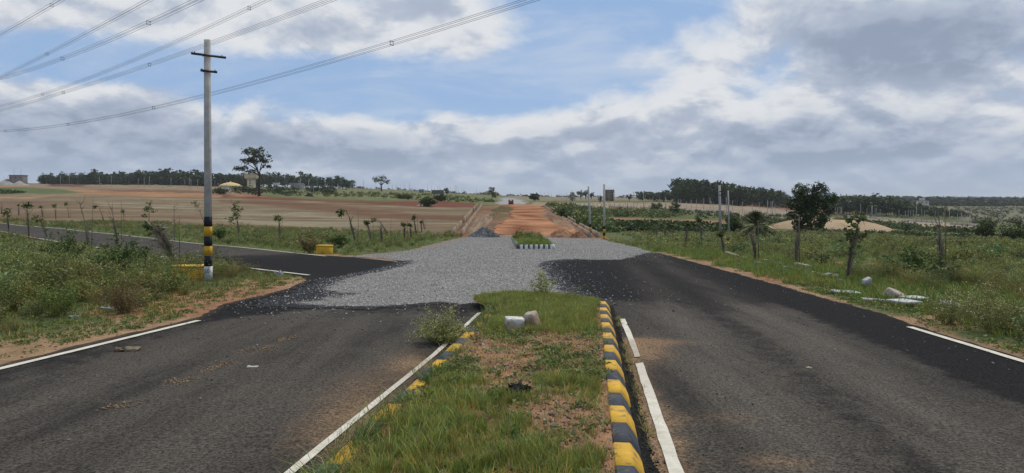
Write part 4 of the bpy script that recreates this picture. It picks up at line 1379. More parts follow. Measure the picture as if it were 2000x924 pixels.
scatter('weeds', W2, P_, 0.3 + 0.42 * rg.random(len(P_)), 'broad green weed flat between the right road edge and the sand mound', 'weeds', tints(len(P_), rg, 0.2, 0.12), 0.1, 16)
for ln, nm, sd_ in ((LEFT_EDGE, 'left', 1), (RIGHT_EDGE, 'right', 2)):       # low growth on the bare strips
    rg = np.random.default_rng(90 + sd_)
    side_ = VERGE if sd_ == 1 else RIGHT_NEAR
    kp = lambda L, D: np.exp(-edge_dist(ln, L, D, False) / 1.6) * (edge_dist(ln, L, D, False) > .12 + .35 * vnoise(L * 1.5, D * 1.5, 5)) * (D < 22) * seen(L, D) * (.08 + .92 * sstep(.48, .6, fbm(L * 1.4, D * 1.4, 86, 3)))
    P_ = sample(side_, 2200, rg, kp)
    scatter('ground_cover', HERB + [tuft(640 + i, 10, .1, .06, .007, (0.07, 0.1, 0.028), (0.19, 0.20, 0.075), dry=.3) for i in range(3)], P_, 0.4 + 0.7 * rg.random(len(P_)), 'small herbs and grass tufts on the bare soil along the %s road edge' % nm, 'ground cover', tints(len(P_), rg, .2, .12), .25, 92 + sd_)
    P_ = sample(side_, 2600, rg, lambda L, D: np.exp(-edge_dist(ln, L, D, False) / .9) * (D < 22) * seen(L, D))
    scatter('soil_crumbs', CHIP, P_, 0.008 + 0.022 * rg.random(len(P_)) ** 2.5, 'clods and pebbles on the bare soil along the %s road edge' % nm, 'soil', np.vstack([greys(len(P_) // 2, rg, .12, .45, .2), greys(len(P_) - len(P_) // 2, rg, .10, .28, .45)]), .5, 95 + sd_, m=M_STONE)
# bright verge grass
TG = [tuft(600 + i, 16, 0.22, 0.14, 0.012, (0.07, 0.12, 0.025), (0.17, 0.215, 0.06), dry=0.1) for i in range(4)]


def grass_strip(L, D):
    e = edge_dist(RIGHT_EDGE, L, D, False) + (fbm(L * .9, D * .9, 79, 3) - .5) * 1.3
    return sstep(0.45, 0.95, e) * (1 - 0.8 * sstep(4.0, 6.5, e)) * seen(L, D)


P_ = sample(RIGHT_NEAR, 5200, rg, lambda L, D: grass_strip(L, D) * np.clip(1.2 - D / 60, .15, 1))
scatter('grass', TG, P_, (0.5 + 0.6 * rg.random(len(P_))) * (1 + P_[:, 1] / 120), 'bright green grass strip along the right edge of the road', 'grass', tints(len(P_), rg, 0.18, 0.12), 0.2, 17)


def left_grass(L, D):
    e = edge_dist(LEFT_EDGE, L, D, False) + (fbm(L * 1.1, D * 1.1, 80, 3) - .5) * 1.8
    front = np.exp(-(((L + 8.5) / 5.5) ** 2 + ((D - 20.5) / 4) ** 2))
    return np.clip(0.10 * sstep(0.2, .6, e) + 0.9 * front * sstep(0.5, 1.0, e) + 0.5 * sstep(1.4, 2.4, e) + 0.5 * sstep(.55, .65, fbm(L, D, 81, 3)) * sstep(.3, .7, e), 0, 1) * clear(L, D, (None, None, None, 0.3)) * seen(L, D)


P_ = sample(VERGE, 3000, rg, lambda L, D: left_grass(L, D) * (D < 34))
scatter('grass', [tuft(620 + i, 14, 0.18, 0.13, 0.011, (0.065, 0.09, 0.025), (0.185, 0.19, 0.07), dry=0.25) for i in range(4)], P_, 0.45 + 0.6 * rg.random(len(P_)), 'patchy grass on the left verge around the striped pole', 'grass', tints(len(P_), rg), 0.2, 18)
P_ = sample(BEYOND, 2600, rg, lambda L, D: clear(L, D, (None, None, 0.4, None)) * (edge_dist(GRAVEL, L, D) > 0.3) * seen(L, D))
scatter('grass', TG, P_, 0.9 + 0.7 * rg.random(len(P_)), 'grass at the foot of the weed belt beyond the side road', 'grass', tints(len(P_), rg), 0.2, 19)
P_ = sample(VERGE, 1500, rg, lambda L, D: (edge_dist(LEFT_EDGE, L, D, False) > .25) * (D < 26) * seen(L, D))
scatter('ground_cover', HERB, P_, 0.35 + 0.6 * rg.random(len(P_)), 'creeping herbs on the bare soil of the left verge', 'ground cover', tints(len(P_), rg, 0.2, 0.1), 0.2, 20)
P_ = sample(RIGHT_NEAR, 900, rg, lambda L, D: (edge_dist(RIGHT_EDGE, L, D, False) > .25) * (D < 30) * seen(L, D))
scatter('ground_cover', HERB, P_, 0.4 + 0.8 * rg.random(len(P_)), 'creeping herbs on the soil beside the right road edge', 'ground cover', tints(len(P_), rg, 0.2, 0.1), 0.2, 21)

# ------------------------------------------------------------------ trees, saplings, shrubs
def crown_proto(seed, blobs, n, leaf, ca, cb, lw=0.6, clump=0.22, top=0.25, up=0.3):
    """leaf clumps through the volume of several ellipsoids (centre, radii)"""
    rg = np.random.default_rng(seed); p = Proto()
    vol = np.array([np.prod(b[1]) ** (2 / 3) for b in blobs]); vol = vol / vol.sum()
    for (c, r_), f in zip(blobs, vol):
        k = max(12, int(n * f)); nc = max(4, k // 14)
        u = unit(rg.normal(size=(nc, 3))) * (0.55 + 0.5 * rg.random((nc, 1)) ** 0.6)
        u[:, 2] *= np.where(u[:, 2] < 0, 0.75, 1)
        ctr = np.array(c) + u * np.array(r_)
        w = rg.integers(0, nc, k)
        P = ctr[w] + rg.normal(size=(k, 3)) * np.array(r_) * clump
        D = rg.normal(size=(k, 3)); D[:, 2] = D[:, 2] * 0.5 + up * (rg.random(k) - 0.3); D = unit(D)
        cc = mixcol(rg, ca, cb, nc, 0.2)[w] * (1 + rg.normal(size=(k, 1)) * 0.15)
        p.put(*leaf_quads(rg, P, D, leaf * (0.6 + 0.8 * rg.random(k)), lw, np.clip(cc, .004, 1)))
    return p.done()


BARK, BARK2 = (0.085, 0.07, 0.055), (0.16, 0.14, 0.115)


def tree(name, label, cat, loc, trunk_fn, crown, bark=BARK, group=None, rz=0.0, scale=1.0):
    t = thing(name, label, cat, loc, rz, group)
    m = MB(); trunk_fn(m, bark)
    m.build('trunk', M_BARK, t, smooth=True)
    link('crown', new_mesh('crown', crown.V, [crown.F3, crown.F4], M_LEAF, crown.C), t)
    t.scale = (scale,) * 3
    return t


def px2m(D): return D / FPX                       # metres per 2000-px pixel at depth D


# --- the tall lone tree on the far side of the field
b = hit(506, 383); u = px2m(b.y)
def TW(dx, dy): return ((dx) * u, 0, dy * u)       # pixel offsets from the foot to metres
def lone_trunk(m, c):
    m.tube([TW(0, -2), TW(0, 22), TW(1, 38), TW(-1, 46), TW(-7, 58), TW(-9, 75)], [3.0 * u, 2.3 * u, 1.9 * u, 1.6 * u, 1.1 * u, .5 * u], 7, c)
    for pts in ([(1, 36), (2, 50), (5, 62), (12, 72)], [(-1, 46), (-3, 56), (-4, 70), (2, 84)], [(-3, 50), (-12, 56), (-22, 62), (-34, 66)], [(-7, 58), (-14, 68), (-20, 80)], [(2, 50), (7, 58), (14, 64)], [(0, 40), (-9, 46), (-24, 47)]):
        y = random.uniform(-8, 8)
        m.tube([(x * u, y * u * i / 3, z * u) for i, (x, z) in enumerate(pts)], [1.2 * u, .9 * u, .6 * u, .35 * u][:len(pts)], 5, c)
blobs = [(TW(-14, 86), (15 * u, 11 * u, 6 * u)), (TW(-2, 80), (10 * u, 10 * u, 7 * u)), (TW(13, 72), (11 * u, 9 * u, 7 * u)), (TW(-22, 70), (15 * u, 10 * u, 6 * u)), (TW(-8, 68), (12 * u, 10 * u, 5 * u)),
         (TW(-37, 54), (12 * u, 8 * u, 6 * u)), (TW(13, 58), (6 * u, 6 * u, 4 * u)), (TW(-18, 48), (9 * u, 8 * u, 4 * u)), (TW(3, 90), (5 * u, 6 * u, 4 * u)), (TW(-26, 88), (5 * u, 5 * u, 3 * u))]
tree('lone_tree', 'tall lone tree with spreading broken crown in front of the water tower', 'tree', b, lone_trunk,
     crown_proto(700, blobs, 2300, 3.6 * u, (0.022, 0.034, 0.014), (0.05, 0.07, 0.026), clump=.24), (0.05, 0.042, 0.035))

# --- round crowned tree on the skyline, on a little mound
b = at(745, 560); u = px2m(b.y)
def tr2(m, c):
    m.tube([TW(0, -1), TW(0, 8), TW(-1, 14)], [1.6 * u, 1.2 * u, .9 * u], 6, c)
    for dx, dz in ((-9, 22), (-4, 25), (5, 23), (9, 19), (0, 26)): m.tube([TW(-.5, 11), TW(dx * .5, 16), TW(dx, dz)], [.8 * u, .5 * u, .25 * u], 4, c)
tree('umbrella_tree', 'small flat crowned tree alone on the left skyline', 'tree', b, tr2,
     crown_proto(701, [(TW(-3, 25), (11 * u, 9 * u, 5 * u)), (TW(6, 22), (9 * u, 8 * u, 5 * u)), (TW(-10, 20), (6 * u, 6 * u, 4 * u)), (TW(11, 17), (4 * u, 5 * u, 4 * u))], 620, 2.4 * u, (0.022, 0.032, 0.015), (0.05, 0.065, 0.03)), (0.05, 0.045, 0.04))


# --- broad leaved trees given by image box: centre column, top row, foot row, width
def bushy_tree(name, label, cat, px, top, foot, wid, seed, D=None, trunk=0.18, n=900, lf=3.0, ca=(0.018, 0.032, 0.012), cb=(0.052, 0.078, 0.026), group=None, lobes=7):
    b = hit(px, foot) if D is None else at(px, D)
    u_ = px2m(b.y); base_row = HY - FPX * (b.z - EYE) / b.y
    H = (base_row - top) * u_; Wd = wid * u_ / 2
    rg = np.random.default_rng(seed)
    z0 = H * trunk; hc = (H - z0) / 2
    if wid >= 20: n = int(n * 2.4)
    bl = [((0, 0, z0 + hc), (Wd * .72, Wd * .65, hc * .8)), ((0, 0, z0 + hc * .55), (Wd * .7, Wd * .6, hc * .5))]
    for i in range(lobes):
        an = i * 2.4 + rg.random(); e = rg.random() * 2 - 1
        bl.append(((math.cos(an) * Wd * .55 * math.sqrt(max(.1, 1 - e * e * .6)), math.sin(an) * Wd * .5, z0 + hc + e * hc * .62), (Wd * (.3 + .15 * rg.random()), Wd * .38, hc * (.26 + .14 * rg.random()))))
    def tf(m, c):
        m.tube([(0, 0, -.1), (0.02 * H, 0, z0), (0, 0, z0 + hc)], [H * .035, H * .026, H * .012], 7, c)
        for i in range(5):
            an = i * 1.3 + seed
            m.tube([(0, 0, z0 * (.7 + .08 * i)), (math.cos(an) * Wd * .3, math.sin(an) * Wd * .3, z0 + hc * .5), (math.cos(an) * Wd * .6, math.sin(an) * Wd * .6, z0 + hc * (.8 + .1 * i))], [H * .016, H * .011, H * .005], 5, c)
    return tree(name, label, cat, b, tf, crown_proto(seed, bl, n, lf * u_, ca, cb), (0.05, 0.042, 0.035), group)


# dense tree right of centre: stacked lobes
b = hit(1560, 458); u = px2m(b.y)
def dk(m, c):
    m.tube([TW(0, -2), TW(0, 14), TW(4, 40), TW(8, 66)], [3.4 * u, 2.8 * u, 2.0 * u, 1.0 * u], 8, c)
    for dx, dz in ((-14, 40), (34, 44), (24, 70), (-4, 76), (52, 60), (36, 28)): m.tube([TW(2, 18), TW(dx * .5 + 2, dz * .6), TW(dx, dz)], [1.6 * u, 1.1 * u, .5 * u], 5, c)
blobs = [(TW(2, 86), (14 * u, 13 * u, 13 * u)), (TW(40, 86), (15 * u, 13 * u, 13 * u)), (TW(20, 76), (18 * u, 17 * u, 15 * u)), (TW(-4, 60), (17 * u, 15 * u, 15 * u)), (TW(34, 62), (20 * u, 16 * u, 14 * u)), (TW(66, 72), (11 * u, 9 * u, 9 * u)),
         (TW(-8, 38), (13 * u, 12 * u, 11 * u)), (TW(24, 42), (20 * u, 16 * u, 13 * u)), (TW(56, 46), (12 * u, 11 * u, 11 * u)), (TW(-2, 20), (10 * u, 9 * u, 7 * u)), (TW(40, 24), (9 * u, 9 * u, 9 * u)), (TW(20, 28), (14 * u, 12 * u, 8 * u)), (TW(56, 62), (10 * u, 9 * u, 8 * u))]
tree('dense_tree', 'big dark green dense tree in front of the pale sand mound', 'tree', b, dk, crown_proto(702, blobs + [(TW(4, 12), (14 * u, 12 * u, 7 * u)), (TW(30, 14), (16 * u, 12 * u, 8 * u)), (TW(48, 30), (12 * u, 10 * u, 9 * u)), (TW(16, 56), (18 * u, 15 * u, 15 * u))], 11500, 3.6 * u, (0.012, 0.026, 0.010), (0.045, 0.075, 0.024), clump=.2), (0.04, 0.034, 0.028))

bushy_tree('round_tree', 'dark round bushy tree behind the bare concrete pole', 'tree', 1433, 415, 457, 42, 710, trunk=.12, n=900)
bushy_tree('bushy_tree', 'dark bushy tree at the right behind the weeds, left of a pair', 'tree', 1926, 424, 468, 44, 711, trunk=.06, n=900)
bushy_tree('bushy_tree', 'wide dark bush tree cut by the right side of the photo', 'tree', 1982, 428, 474, 66, 712, trunk=.05, n=1000)
bushy_tree('round_tree', 'round dark tree right of the red structure on the skyline', 'tree', 1043, 376, 392, 24, 713, trunk=.05, n=320, lf=3.0)
bushy_tree('knoll_tree', 'tree on top of the rocky skyline knoll above the dirt road', 'tree', 961, 363, 377, 15, 714, D=420, trunk=.3, n=170, lf=3.0)
bushy_tree('knoll_bush', 'dark scrub beside the tree on the skyline knoll', 'shrub', 967, 370, 378, 18, 715, D=415, trunk=.02, n=170, lf=3.0)
bushy_tree('skyline_tree', 'tiny round tree beside the long low shed on the skyline', 'tree', 872, 367, 379, 10, 716, D=480, trunk=.3, n=110, lf=3.0)
bushy_tree('skyline_tree', 'conical dark tree on the skyline among thin poles', 'tree', 1117, 374, 393, 15, 717, D=430, trunk=.06, n=220, lf=3.0)
bushy_tree('skyline_tree', 'broad tree, first of two touching crowns on the skyline', 'tree', 1134, 371, 386, 15, 718, D=560, trunk=.28, n=170, lf=3.0)
bushy_tree('skyline_tree', 'broad tree, second of two touching crowns on the skyline', 'tree', 1144, 371, 386, 14, 719, D=560, trunk=.28, n=170, lf=3.0)
bushy_tree('skyline_tree', 'small low tree between the two crowns and the brown building', 'tree', 1155, 376, 386, 8, 720, D=560, trunk=.3, n=90, lf=3.0)
bushy_tree('skyline_tree', 'round tree just right of the brown unfinished building', 'tree', 1229, 377, 390, 14, 721, D=520, trunk=.25, n=170, lf=3.0)
bushy_tree('field_tree', 'dark slim tree in the plots below the brown building', 'tree', 1172, 382, 396, 8, 722, D=400, trunk=.1, n=120, lf=3.0)
bushy_tree('field_bush', 'large dark thicket growing at the end of the red earth bank', 'shrub', 835, 384, 404, 36, 723, trunk=.03, n=560, lf=3.0)
bushy_tree('field_bush', 'tall green bush in the plots left of the tree line', 'shrub', 1318, 396, 419, 26, 724, trunk=.03, n=380, lf=3.0)
bushy_tree('field_bush', 'dark bush at the foot of the pale excavated bank', 'shrub', 1282, 396, 412, 30, 725, trunk=.03, n=330, lf=3.0, ca=(0.03, 0.04, 0.018))
bushy_tree('plantation_edge_tree', 'larger round crowned tree at the left end of the far tree line', 'tree', 86, 338, 357, 22, 726, D=640, trunk=.05, n=300, lf=3.0)
bushy_tree('plantation_edge_tree', 'broad crowned tree at the right end of the far tree line', 'tree', 676, 352, 368, 24, 727, D=600, trunk=.3, n=230, lf=3.0)
for i, (px, top, foot, w, lab) in enumerate(((470, 363, 379, 46, 'dark shrub in front of the tan dome'), (500, 364, 381, 40, 'dark shrub at the foot of the water tower'), (560, 365, 381, 52, 'long dark shrub right of the lone tree trunk'), (535, 362, 377, 44, 'dark shrub behind the trunk of the lone tree'),
                                             (640, 365, 379, 38, 'dark shrub by two white posts on the green slope'), (612, 364, 375, 40, 'low dark shrub below the far plantation'), (790, 380, 389, 36, 'low shrub on the green slope below the umbrella shaped tree'), (860, 379, 393, 26, 'dark shrub behind the thicket on the red bank'),
                                             (430, 366, 380, 40, 'dark shrub below the tan dome, beside the striped pole'), (15, 370, 378, 66, 'dark shrub band on the far left slope'))):
    bushy_tree('shrub', lab, 'shrub', px, top, foot, w, 740 + i, trunk=.02, n=360, lf=2.8, ca=(0.02, 0.034, 0.014), cb=(0.045, 0.066, 0.026), group='dark shrubs on the far left slope')


# --- date palm with arching fronds
def palm():
    b = hit(1478, 470); u = px2m(b.y)
    t = thing('date_palm', 'short date palm with a ball of arching fronds', 'palm', b)
    m = MB(); m.tube([TW(0, -2), TW(1, 12), TW(1, 30)], [3.2 * u, 3.4 * u, 3.6 * u], 9, (0.055, 0.045, 0.035)); m.build('trunk', M_BARK, t, smooth=True)
    rg = np.random.default_rng(9); p = Proto()
    for k in range(90):
        an = rg.random() * 6.283; el = -0.5 + 2.0 * rg.random(); L = (40 + 12 * rg.random()) * u
        d = np.array([math.cos(an) * math.cos(el), math.sin(an) * math.cos(el), math.sin(el)])
        ts = np.linspace(0, 1, 15)
        pts = np.array([0, 0, 30 * u]) + d * (ts * L)[:, None]; pts[:, 2] -= 0.42 * L * ts ** 2
        p.put(*ribbons(rg, pts[None], 0.5 * u, np.array((0.09, 0.10, 0.045))))
        tn = unit(np.gradient(pts, axis=0)); sd_ = unit(np.cross(tn, [0, 0, 1.0]))
        for sgn in (-1, 1):
            q = pts[2:]; D = unit(sd_[2:] * sgn + tn[2:] * 0.75 + np.array([0, 0, -.18]))
            p.put(*leaf_quads(rg, q, D, 7.0 * u * np.sin(np.linspace(.55, 2.9, len(q))), 0.3, mixcol(rg, (0.025, 0.036, 0.016), (0.06, 0.072, 0.036), len(q))))
    p.done()
    link('crown', new_mesh('crown', p.V, [p.F3, p.F4], M_LEAF, p.C), t)


palm()


# --- plantation of thin trees
def euc_meshes(seed, H=10.0, w=1.5, n=150, leaf=0.9, lo=0.3):
    rg = np.random.default_rng(seed)
    m = MB(); m.tube([(0, 0, -.5), (0.1 * rg.normal(), 0, H * .5), (0.2 * rg.normal(), 0, H * .95)], [H * .013, H * .010, H * .004], 5, BARK2)
    tr = m.data('trunk', M_BARK)
    k = 7; bl = []
    for i in range(k):
        f = i / (k - 1); r_ = w * (0.55 + 0.6 * math.sin(0.5 + 2.2 * f)) * (.7 + .5 * rg.random())
        bl.append(((rg.normal() * w * .3, rg.normal() * w * .3, H * (lo + (1 - lo) * f)), (r_, r_, H * .075)))
    c = crown_proto(seed, bl, n, leaf, (0.016, 0.030, 0.013), (0.042, 0.062, 0.026), clump=.35)
    return tr, new_mesh('crown', c.V, [c.F3, c.F4], M_LEAF, c.C)


EUC = [euc_meshes(760 + i, 10, 1.5 + .2 * (i % 3), 240, 1.25, 0.22 + .06 * (i % 3)) for i in range(6)] + [euc_meshes(790 + i, 10, 1.5 + .2 * (i % 3), 300, 1.25, 0.06) for i in range(6)]


def plant_tree(name, label, group, loc, k, h, wide=1.0):
    t = thing(name, label, 'tree', loc, random.random() * 6.28, group)
    link('trunk', EUC[k][0], t); link('crown', EUC[k][1], t)
    s = h / 10.0
    t.scale = (s * wide, s * wide, s)


rg = np.random.default_rng(77)
for i in range(230):                                          # far left line
    px = 78 + 612 * ((i % 150) + rg.random() * .9) / 150 if i < 150 else 78 + 430 * (i - 150 + rg.random()) / 80
    D = 640 + 70 * rg.random()
    top = np.interp(px, [75, 110, 240, 330, 400, 520, 600, 640, 690], [345, 345, 341, 338, 342, 344, 346, 349, 353]) + rg.normal() * 2.4 - (3.5 if rg.random() < .12 else 0)
    b = at(px, D); row0 = HY - FPX * (b.z - EYE) / b.y
    plant_tree('plantation_tree', 'one of the thin dark trees in the far plantation line left of centre', 'trees of the far left plantation', b, int(rg.integers(6)) + (6 if px < 505 else 0), max(5, (row0 - top) * px2m(D)), 1.25)
for i in range(96):                                           # tall stand right of centre
    px = 1316 + 226 * (i + rg.random() * .8) / 96
    D = 520 + 50 * rg.random()
    top = np.interp(px, [1314, 1322, 1350, 1400, 1440, 1480, 1520, 1545], [352, 352, 353, 357, 364, 369, 372, 384]) + abs(rg.normal()) * 4.0
    b = at(px, D); row0 = HY - FPX * (b.z - EYE) / b.y
    plant_tree('grove_tree', 'one of the tall slender trees in the stand above the red cutting', 'trees of the tall stand', b, int(rg.integers(6)) + (6 if i % 2 else 0), (row0 - top) * px2m(D), 0.85)
for i in range(22):
    px = 1248 + 72 * (i + rg.random() * .8) / 22
    D = 560 + 40 * rg.random(); b = at(px, D); row0 = HY - FPX * (b.z - EYE) / b.y
    plant_tree('grove_tree', 'one of the low trees bunched left of the tall stand', 'low trees left of the tall stand', b, int(rg.integers(6)), (row0 - (377 + rg.normal() * 2)) * px2m(D), 1.7)
for i in range(84):                                           # dark wood on the right
    px = 1625 + 262 * (i + rg.random() * .8) / 84
    D = 430 + 60 * rg.random()
    top = np.interp(px, [1620, 1660, 1700, 1740, 1790, 1830, 1890], [391, 388, 388, 392, 402, 406, 418]) + rg.normal() * 2
    b = at(px, D); row0 = HY - FPX * (b.z - EYE) / b.y
    plant_tree('wood_tree', 'one of the dark trees of the wood behind the row of concrete posts', 'trees of the dark wood on the right', b, int(rg.integers(6)), max(4, (row0 - top) * px2m(D)), 1.35)

# far wooded hills on the right: reads as one mass
rg = np.random.default_rng(31)
FARP = [crown_proto(780 + i, [((0, 0, 5), (6, 6, 5)), ((4, 2, 4), (4, 4, 3.5)), ((-4, -1, 4), (4, 4, 3.5))], 60, 4.2, (0.020, 0.032, 0.016), (0.045, 0.06, 0.03), clump=.3) for i in range(4)]
q = []
for i in range(1500):
    px = 1560 + 700 * rg.random(); D = 1000 * (1 + 1.1 * rg.random() ** 1.4)
    if px < 1640 and rg.random() < .5: continue
    p_ = at(px, D); q.append(tuple(p_))
scatter('far_woods', FARP, np.array(q), 0.75 + 0.5 * rg.random(len(q)), 'distant dark wooded ridge along the right horizon', 'woods', tints(len(q), rg, 0.15, 0.05), 0.05, 41)
q = []
for i in range(260):
    px = (640 + 690 * rg.random()); D = 900 + 700 * rg.random()
    p_ = at(px, D); q.append((p_.x, p_.y, p_.z - 1))
scatter('far_scrub', FARP, np.array(q), 0.22 + 0.22 * rg.random(len(q)), 'low distant scrub along the middle of the horizon', 'scrub', tints(len(q), rg, 0.15, 0.05), 0.05, 42)


# bands of scrub in the dip on the right
def band(poly_px, n, s0, s1, label, seed, ca=(0.035, 0.055, 0.022), cb=(0.105, 0.135, 0.055)):
    rg = np.random.default_rng(seed)
    pr = [crown_proto(seed * 7 + i, [((0, 0, .55), (.8, .8, .6)), ((.5, .3, .4), (.6, .5, .5)), ((-.5, -.2, .45), (.6, .6, .5))], 54, .42, ca, cb, clump=.25) for i in range(4)]
    P_ = sample(xy(*poly_px), n, rg)
    scatter('scrub', pr, P_, s0 + (s1 - s0) * rg.random(len(P_)), label, 'scrub', tints(len(P_), rg, .22, .1), .1, seed)


band([(1078, 412), (1130, 424), (1200, 424), (1330, 426), (1330, 414), (1200, 412), (1120, 406), (1070, 402)], 300, 0.8, 1.5, 'band of green scrub beside the right wall of the dirt road', 51)
band([(1092, 424), (1160, 452), (1215, 456), (1175, 438), (1130, 424), (1088, 414)], 240, 0.9, 1.6, 'green scrub at the foot of the right wall', 52)
band([(1190, 442), (1200, 452), (1300, 457), (1415, 458), (1415, 448), (1300, 443)], 330, 0.7, 1.35, 'dark green thicket behind the row of bare saplings', 53, (0.018, 0.034, 0.014), (0.055, 0.082, 0.03))
band([(1630, 430), (1690, 433), (1790, 444), (1790, 452), (1690, 440), (1620, 436)], 120, 0.9, 1.9, 'scrub along the top of the sand mound', 54, (0.022, 0.036, 0.015), (0.06, 0.085, 0.032))
band([(1580, 452), (1660, 458), (1790, 466), (1900, 472), (1900, 466), (1760, 458), (1600, 450)], 110, 0.4, 0.8, 'dark scrub at the foot of the sand mound', 55, (0.018, 0.034, 0.014), (0.055, 0.08, 0.03))
band([(1780, 447), (1910, 455), (1910, 460), (1790, 452)], 45, 0.8, 1.4, 'scrub strip in front of the bare plots', 56, (0.022, 0.036, 0.015), (0.06, 0.08, 0.032))
band([(650, 376), (900, 384), (975, 396), (930, 396), (780, 388), (560, 383), (520, 377)], 330, 0.5, 1.3, 'low scrub dotted over the green slope beyond the field', 57, (0.03, 0.045, 0.018), (0.09, 0.11, 0.04))
band([(1330, 412), (1545, 424), (1545, 440), (1330, 424)], 130, 0.8, 1.6, 'scattered scrub on the excavated plots', 58, (0.03, 0.045, 0.018), (0.08, 0.10, 0.04))
band([(1860, 405), (2150, 405), (2150, 440), (1900, 438)], 420, 1.0, 2.4, 'scrub dotted over the far plots on the right', 59, (0.03, 0.042, 0.02), (0.075, 0.09, 0.045))


# --- young roadside trees, many wrapped in dry thorn or palm fronds
def sapling(label, base, top, kind='leafy', guard=0.0, stake=False, seed=0, leaf=1.0, side=0.0, fat=1.0):
    rg = np.random.default_rng(900 + seed)
    b = hit(*base); u = px2m(b.y)
    dx, H = (top[0] - base[0]) * u, (base[1] - top[1]) * u
    t = thing('sapling', label, 'young tree', b, 0, 'young trees planted along the roads')
    y = rg.normal() * 0.15 * H
    ts = np.linspace(0, 1, 6); bend = 0.10 * dx
    P = [Vector((dx * s - bend * math.sin(s * 3.14) + 0.03 * rg.normal() * s, y * s, H * s)) for s in ts]; P[0].z = -.1
    m = MB(); r0 = 0.028 + 0.006 * H
    dark = (0.075, 0.06, 0.048) if kind != 'bare' else (0.15, 0.125, 0.10)
    m.tube(P, [r0 * (1 - .72 * s) for s in ts], 6, dark)
    for k in range(5 if kind == 'bare' else 4):
        s = .5 + .42 * rg.random(); p0 = P[0].lerp(P[-1], s); an = rg.random() * 6.28; L = H * (.12 + .14 * rg.random())
        p0 = P[min(4, int(s * 5))].lerp(P[min(5, int(s * 5) + 1)], s * 5 - int(s * 5))
        m.tube([p0, p0 + Vector((math.cos(an) * L * .5, math.sin(an) * L * .4, L * .4)), p0 + Vector((math.cos(an) * L * .75, math.sin(an) * L * .6, L))], [r0 * .4, r0 * .28, r0 * .12], 4, dark)
    m.build('trunk', M_BARK, t, smooth=True)
    pts = np.array([list(p) for p in P])
    if guard:                                                # dry fronds tied round the stem
        p = Proto(); n = int(46 * fat); k0 = rg.random(n)
        f0, f1 = -.02 + .35 * k0 * guard, np.minimum(.98, (.45 + .5 * rg.random(n)) * guard)
        fr = np.linspace(0, 1, 4)
        S = f0[:, None] * (1 - fr) + np.maximum(f1, f0 + .1)[:, None] * fr
        C = np.stack([np.interp(S, ts, pts[:, j]) for j in range(3)], -1)
        an = rg.random(n) * 6.28; rr = fat * (0.025 + 0.05 * rg.random(n)[:, None] * (.5 + fr)[None])
        C[..., 0] += np.cos(an)[:, None] * rr; C[..., 1] += np.sin(an)[:, None] * rr
        p.put(*ribbons(rg, C, 0.03, mixcol(rg, (0.16 * fat ** .4, 0.138 * fat ** .4, 0.108 * fat ** .4), (0.36 * fat ** .4, 0.31 * fat ** .4, 0.235 * fat ** .4), n)))
        m_ = n * 3; si = rg.integers(0, n, m_); q = C[si, rg.integers(0, 4, m_)]
        D = rg.normal(size=(m_, 3)); D[:, 2] = abs(D[:, 2]) * .8; D[:, :2] += np.stack([np.cos(an[si]), np.sin(an[si])], -1) * .6; D = unit(D)
        p.put(*leaf_quads(rg, q, D, fat * (0.08 + 0.15 * rg.random(m_)), 0.13, mixcol(rg, (0.13 * fat ** .5, 0.115 * fat ** .5, 0.09 * fat ** .5), (0.27 * fat ** .5, 0.235 * fat ** .5, 0.18 * fat ** .5), m_)))
        p.done(1.0)
        link('thorn_guard', new_mesh('thorn_guard', p.V, [p.F3, p.F4], M_LEAF, p.C), t)
    if kind in ('leafy', 'tuft', 'crown'):
        z = H; cx = pts[-1]
        if kind == 'leafy': bl = [((cx[0] + side * H, cx[1], z * .93), (H * .10 * leaf, H * .10 * leaf, H * .10)), ((pts[4][0] + side * H * .5 - .06 * H, pts[4][1], z * .80), (H * .11 * leaf, H * .10, H * .09)), ((pts[4][0] + .08 * H, pts[4][1], z * .86), (H * .07 * leaf, H * .07, H * .06))]
        elif kind == 'tuft': bl = [((cx[0] + side * H, cx[1], z * .92), (H * .09 * leaf, H * .08 * leaf, H * .09)), ((cx[0] + side * H * 1.9, cx[1], z * .86), (H * .08 * leaf, H * .07, H * .05))]
        else: bl = [((cx[0], cx[1], z * .94), (H * .09 * leaf, H * .09, H * .11)), ((pts[4][0] + .14 * H * leaf, 0, z * .66), (H * .17 * leaf, H * .14, H * .13)), ((pts[3][0] - .10 * H * leaf, 0, z * .5), (H * .15 * leaf, H * .12, H * .11)), ((pts[3][0] + .02 * H, 0, z * .72), (H * .13 * leaf, H * .12, H * .13))]
        c = crown_proto(900 + seed, bl, int(110 * leaf * (2.2 if kind == 'crown' else 1)), 0.15 + .02 * H, (0.028, 0.048, 0.016), (0.08, 0.115, 0.036), lw=.5, clump=.3, up=-.3)
        link('crown', new_mesh('crown', c.V, [c.F3, c.F4], M_LEAF, c.C), t)
    if stake:
        m = MB(); m.tube([(0.16, .05, -.1), (0.16 + .05 * rg.normal(), .05, H * (1.02 + .12 * rg.random()))], [.022, .014], 5, (0.17, 0.14, 0.10)); m.build('stake', M_BARK, t)
    return t


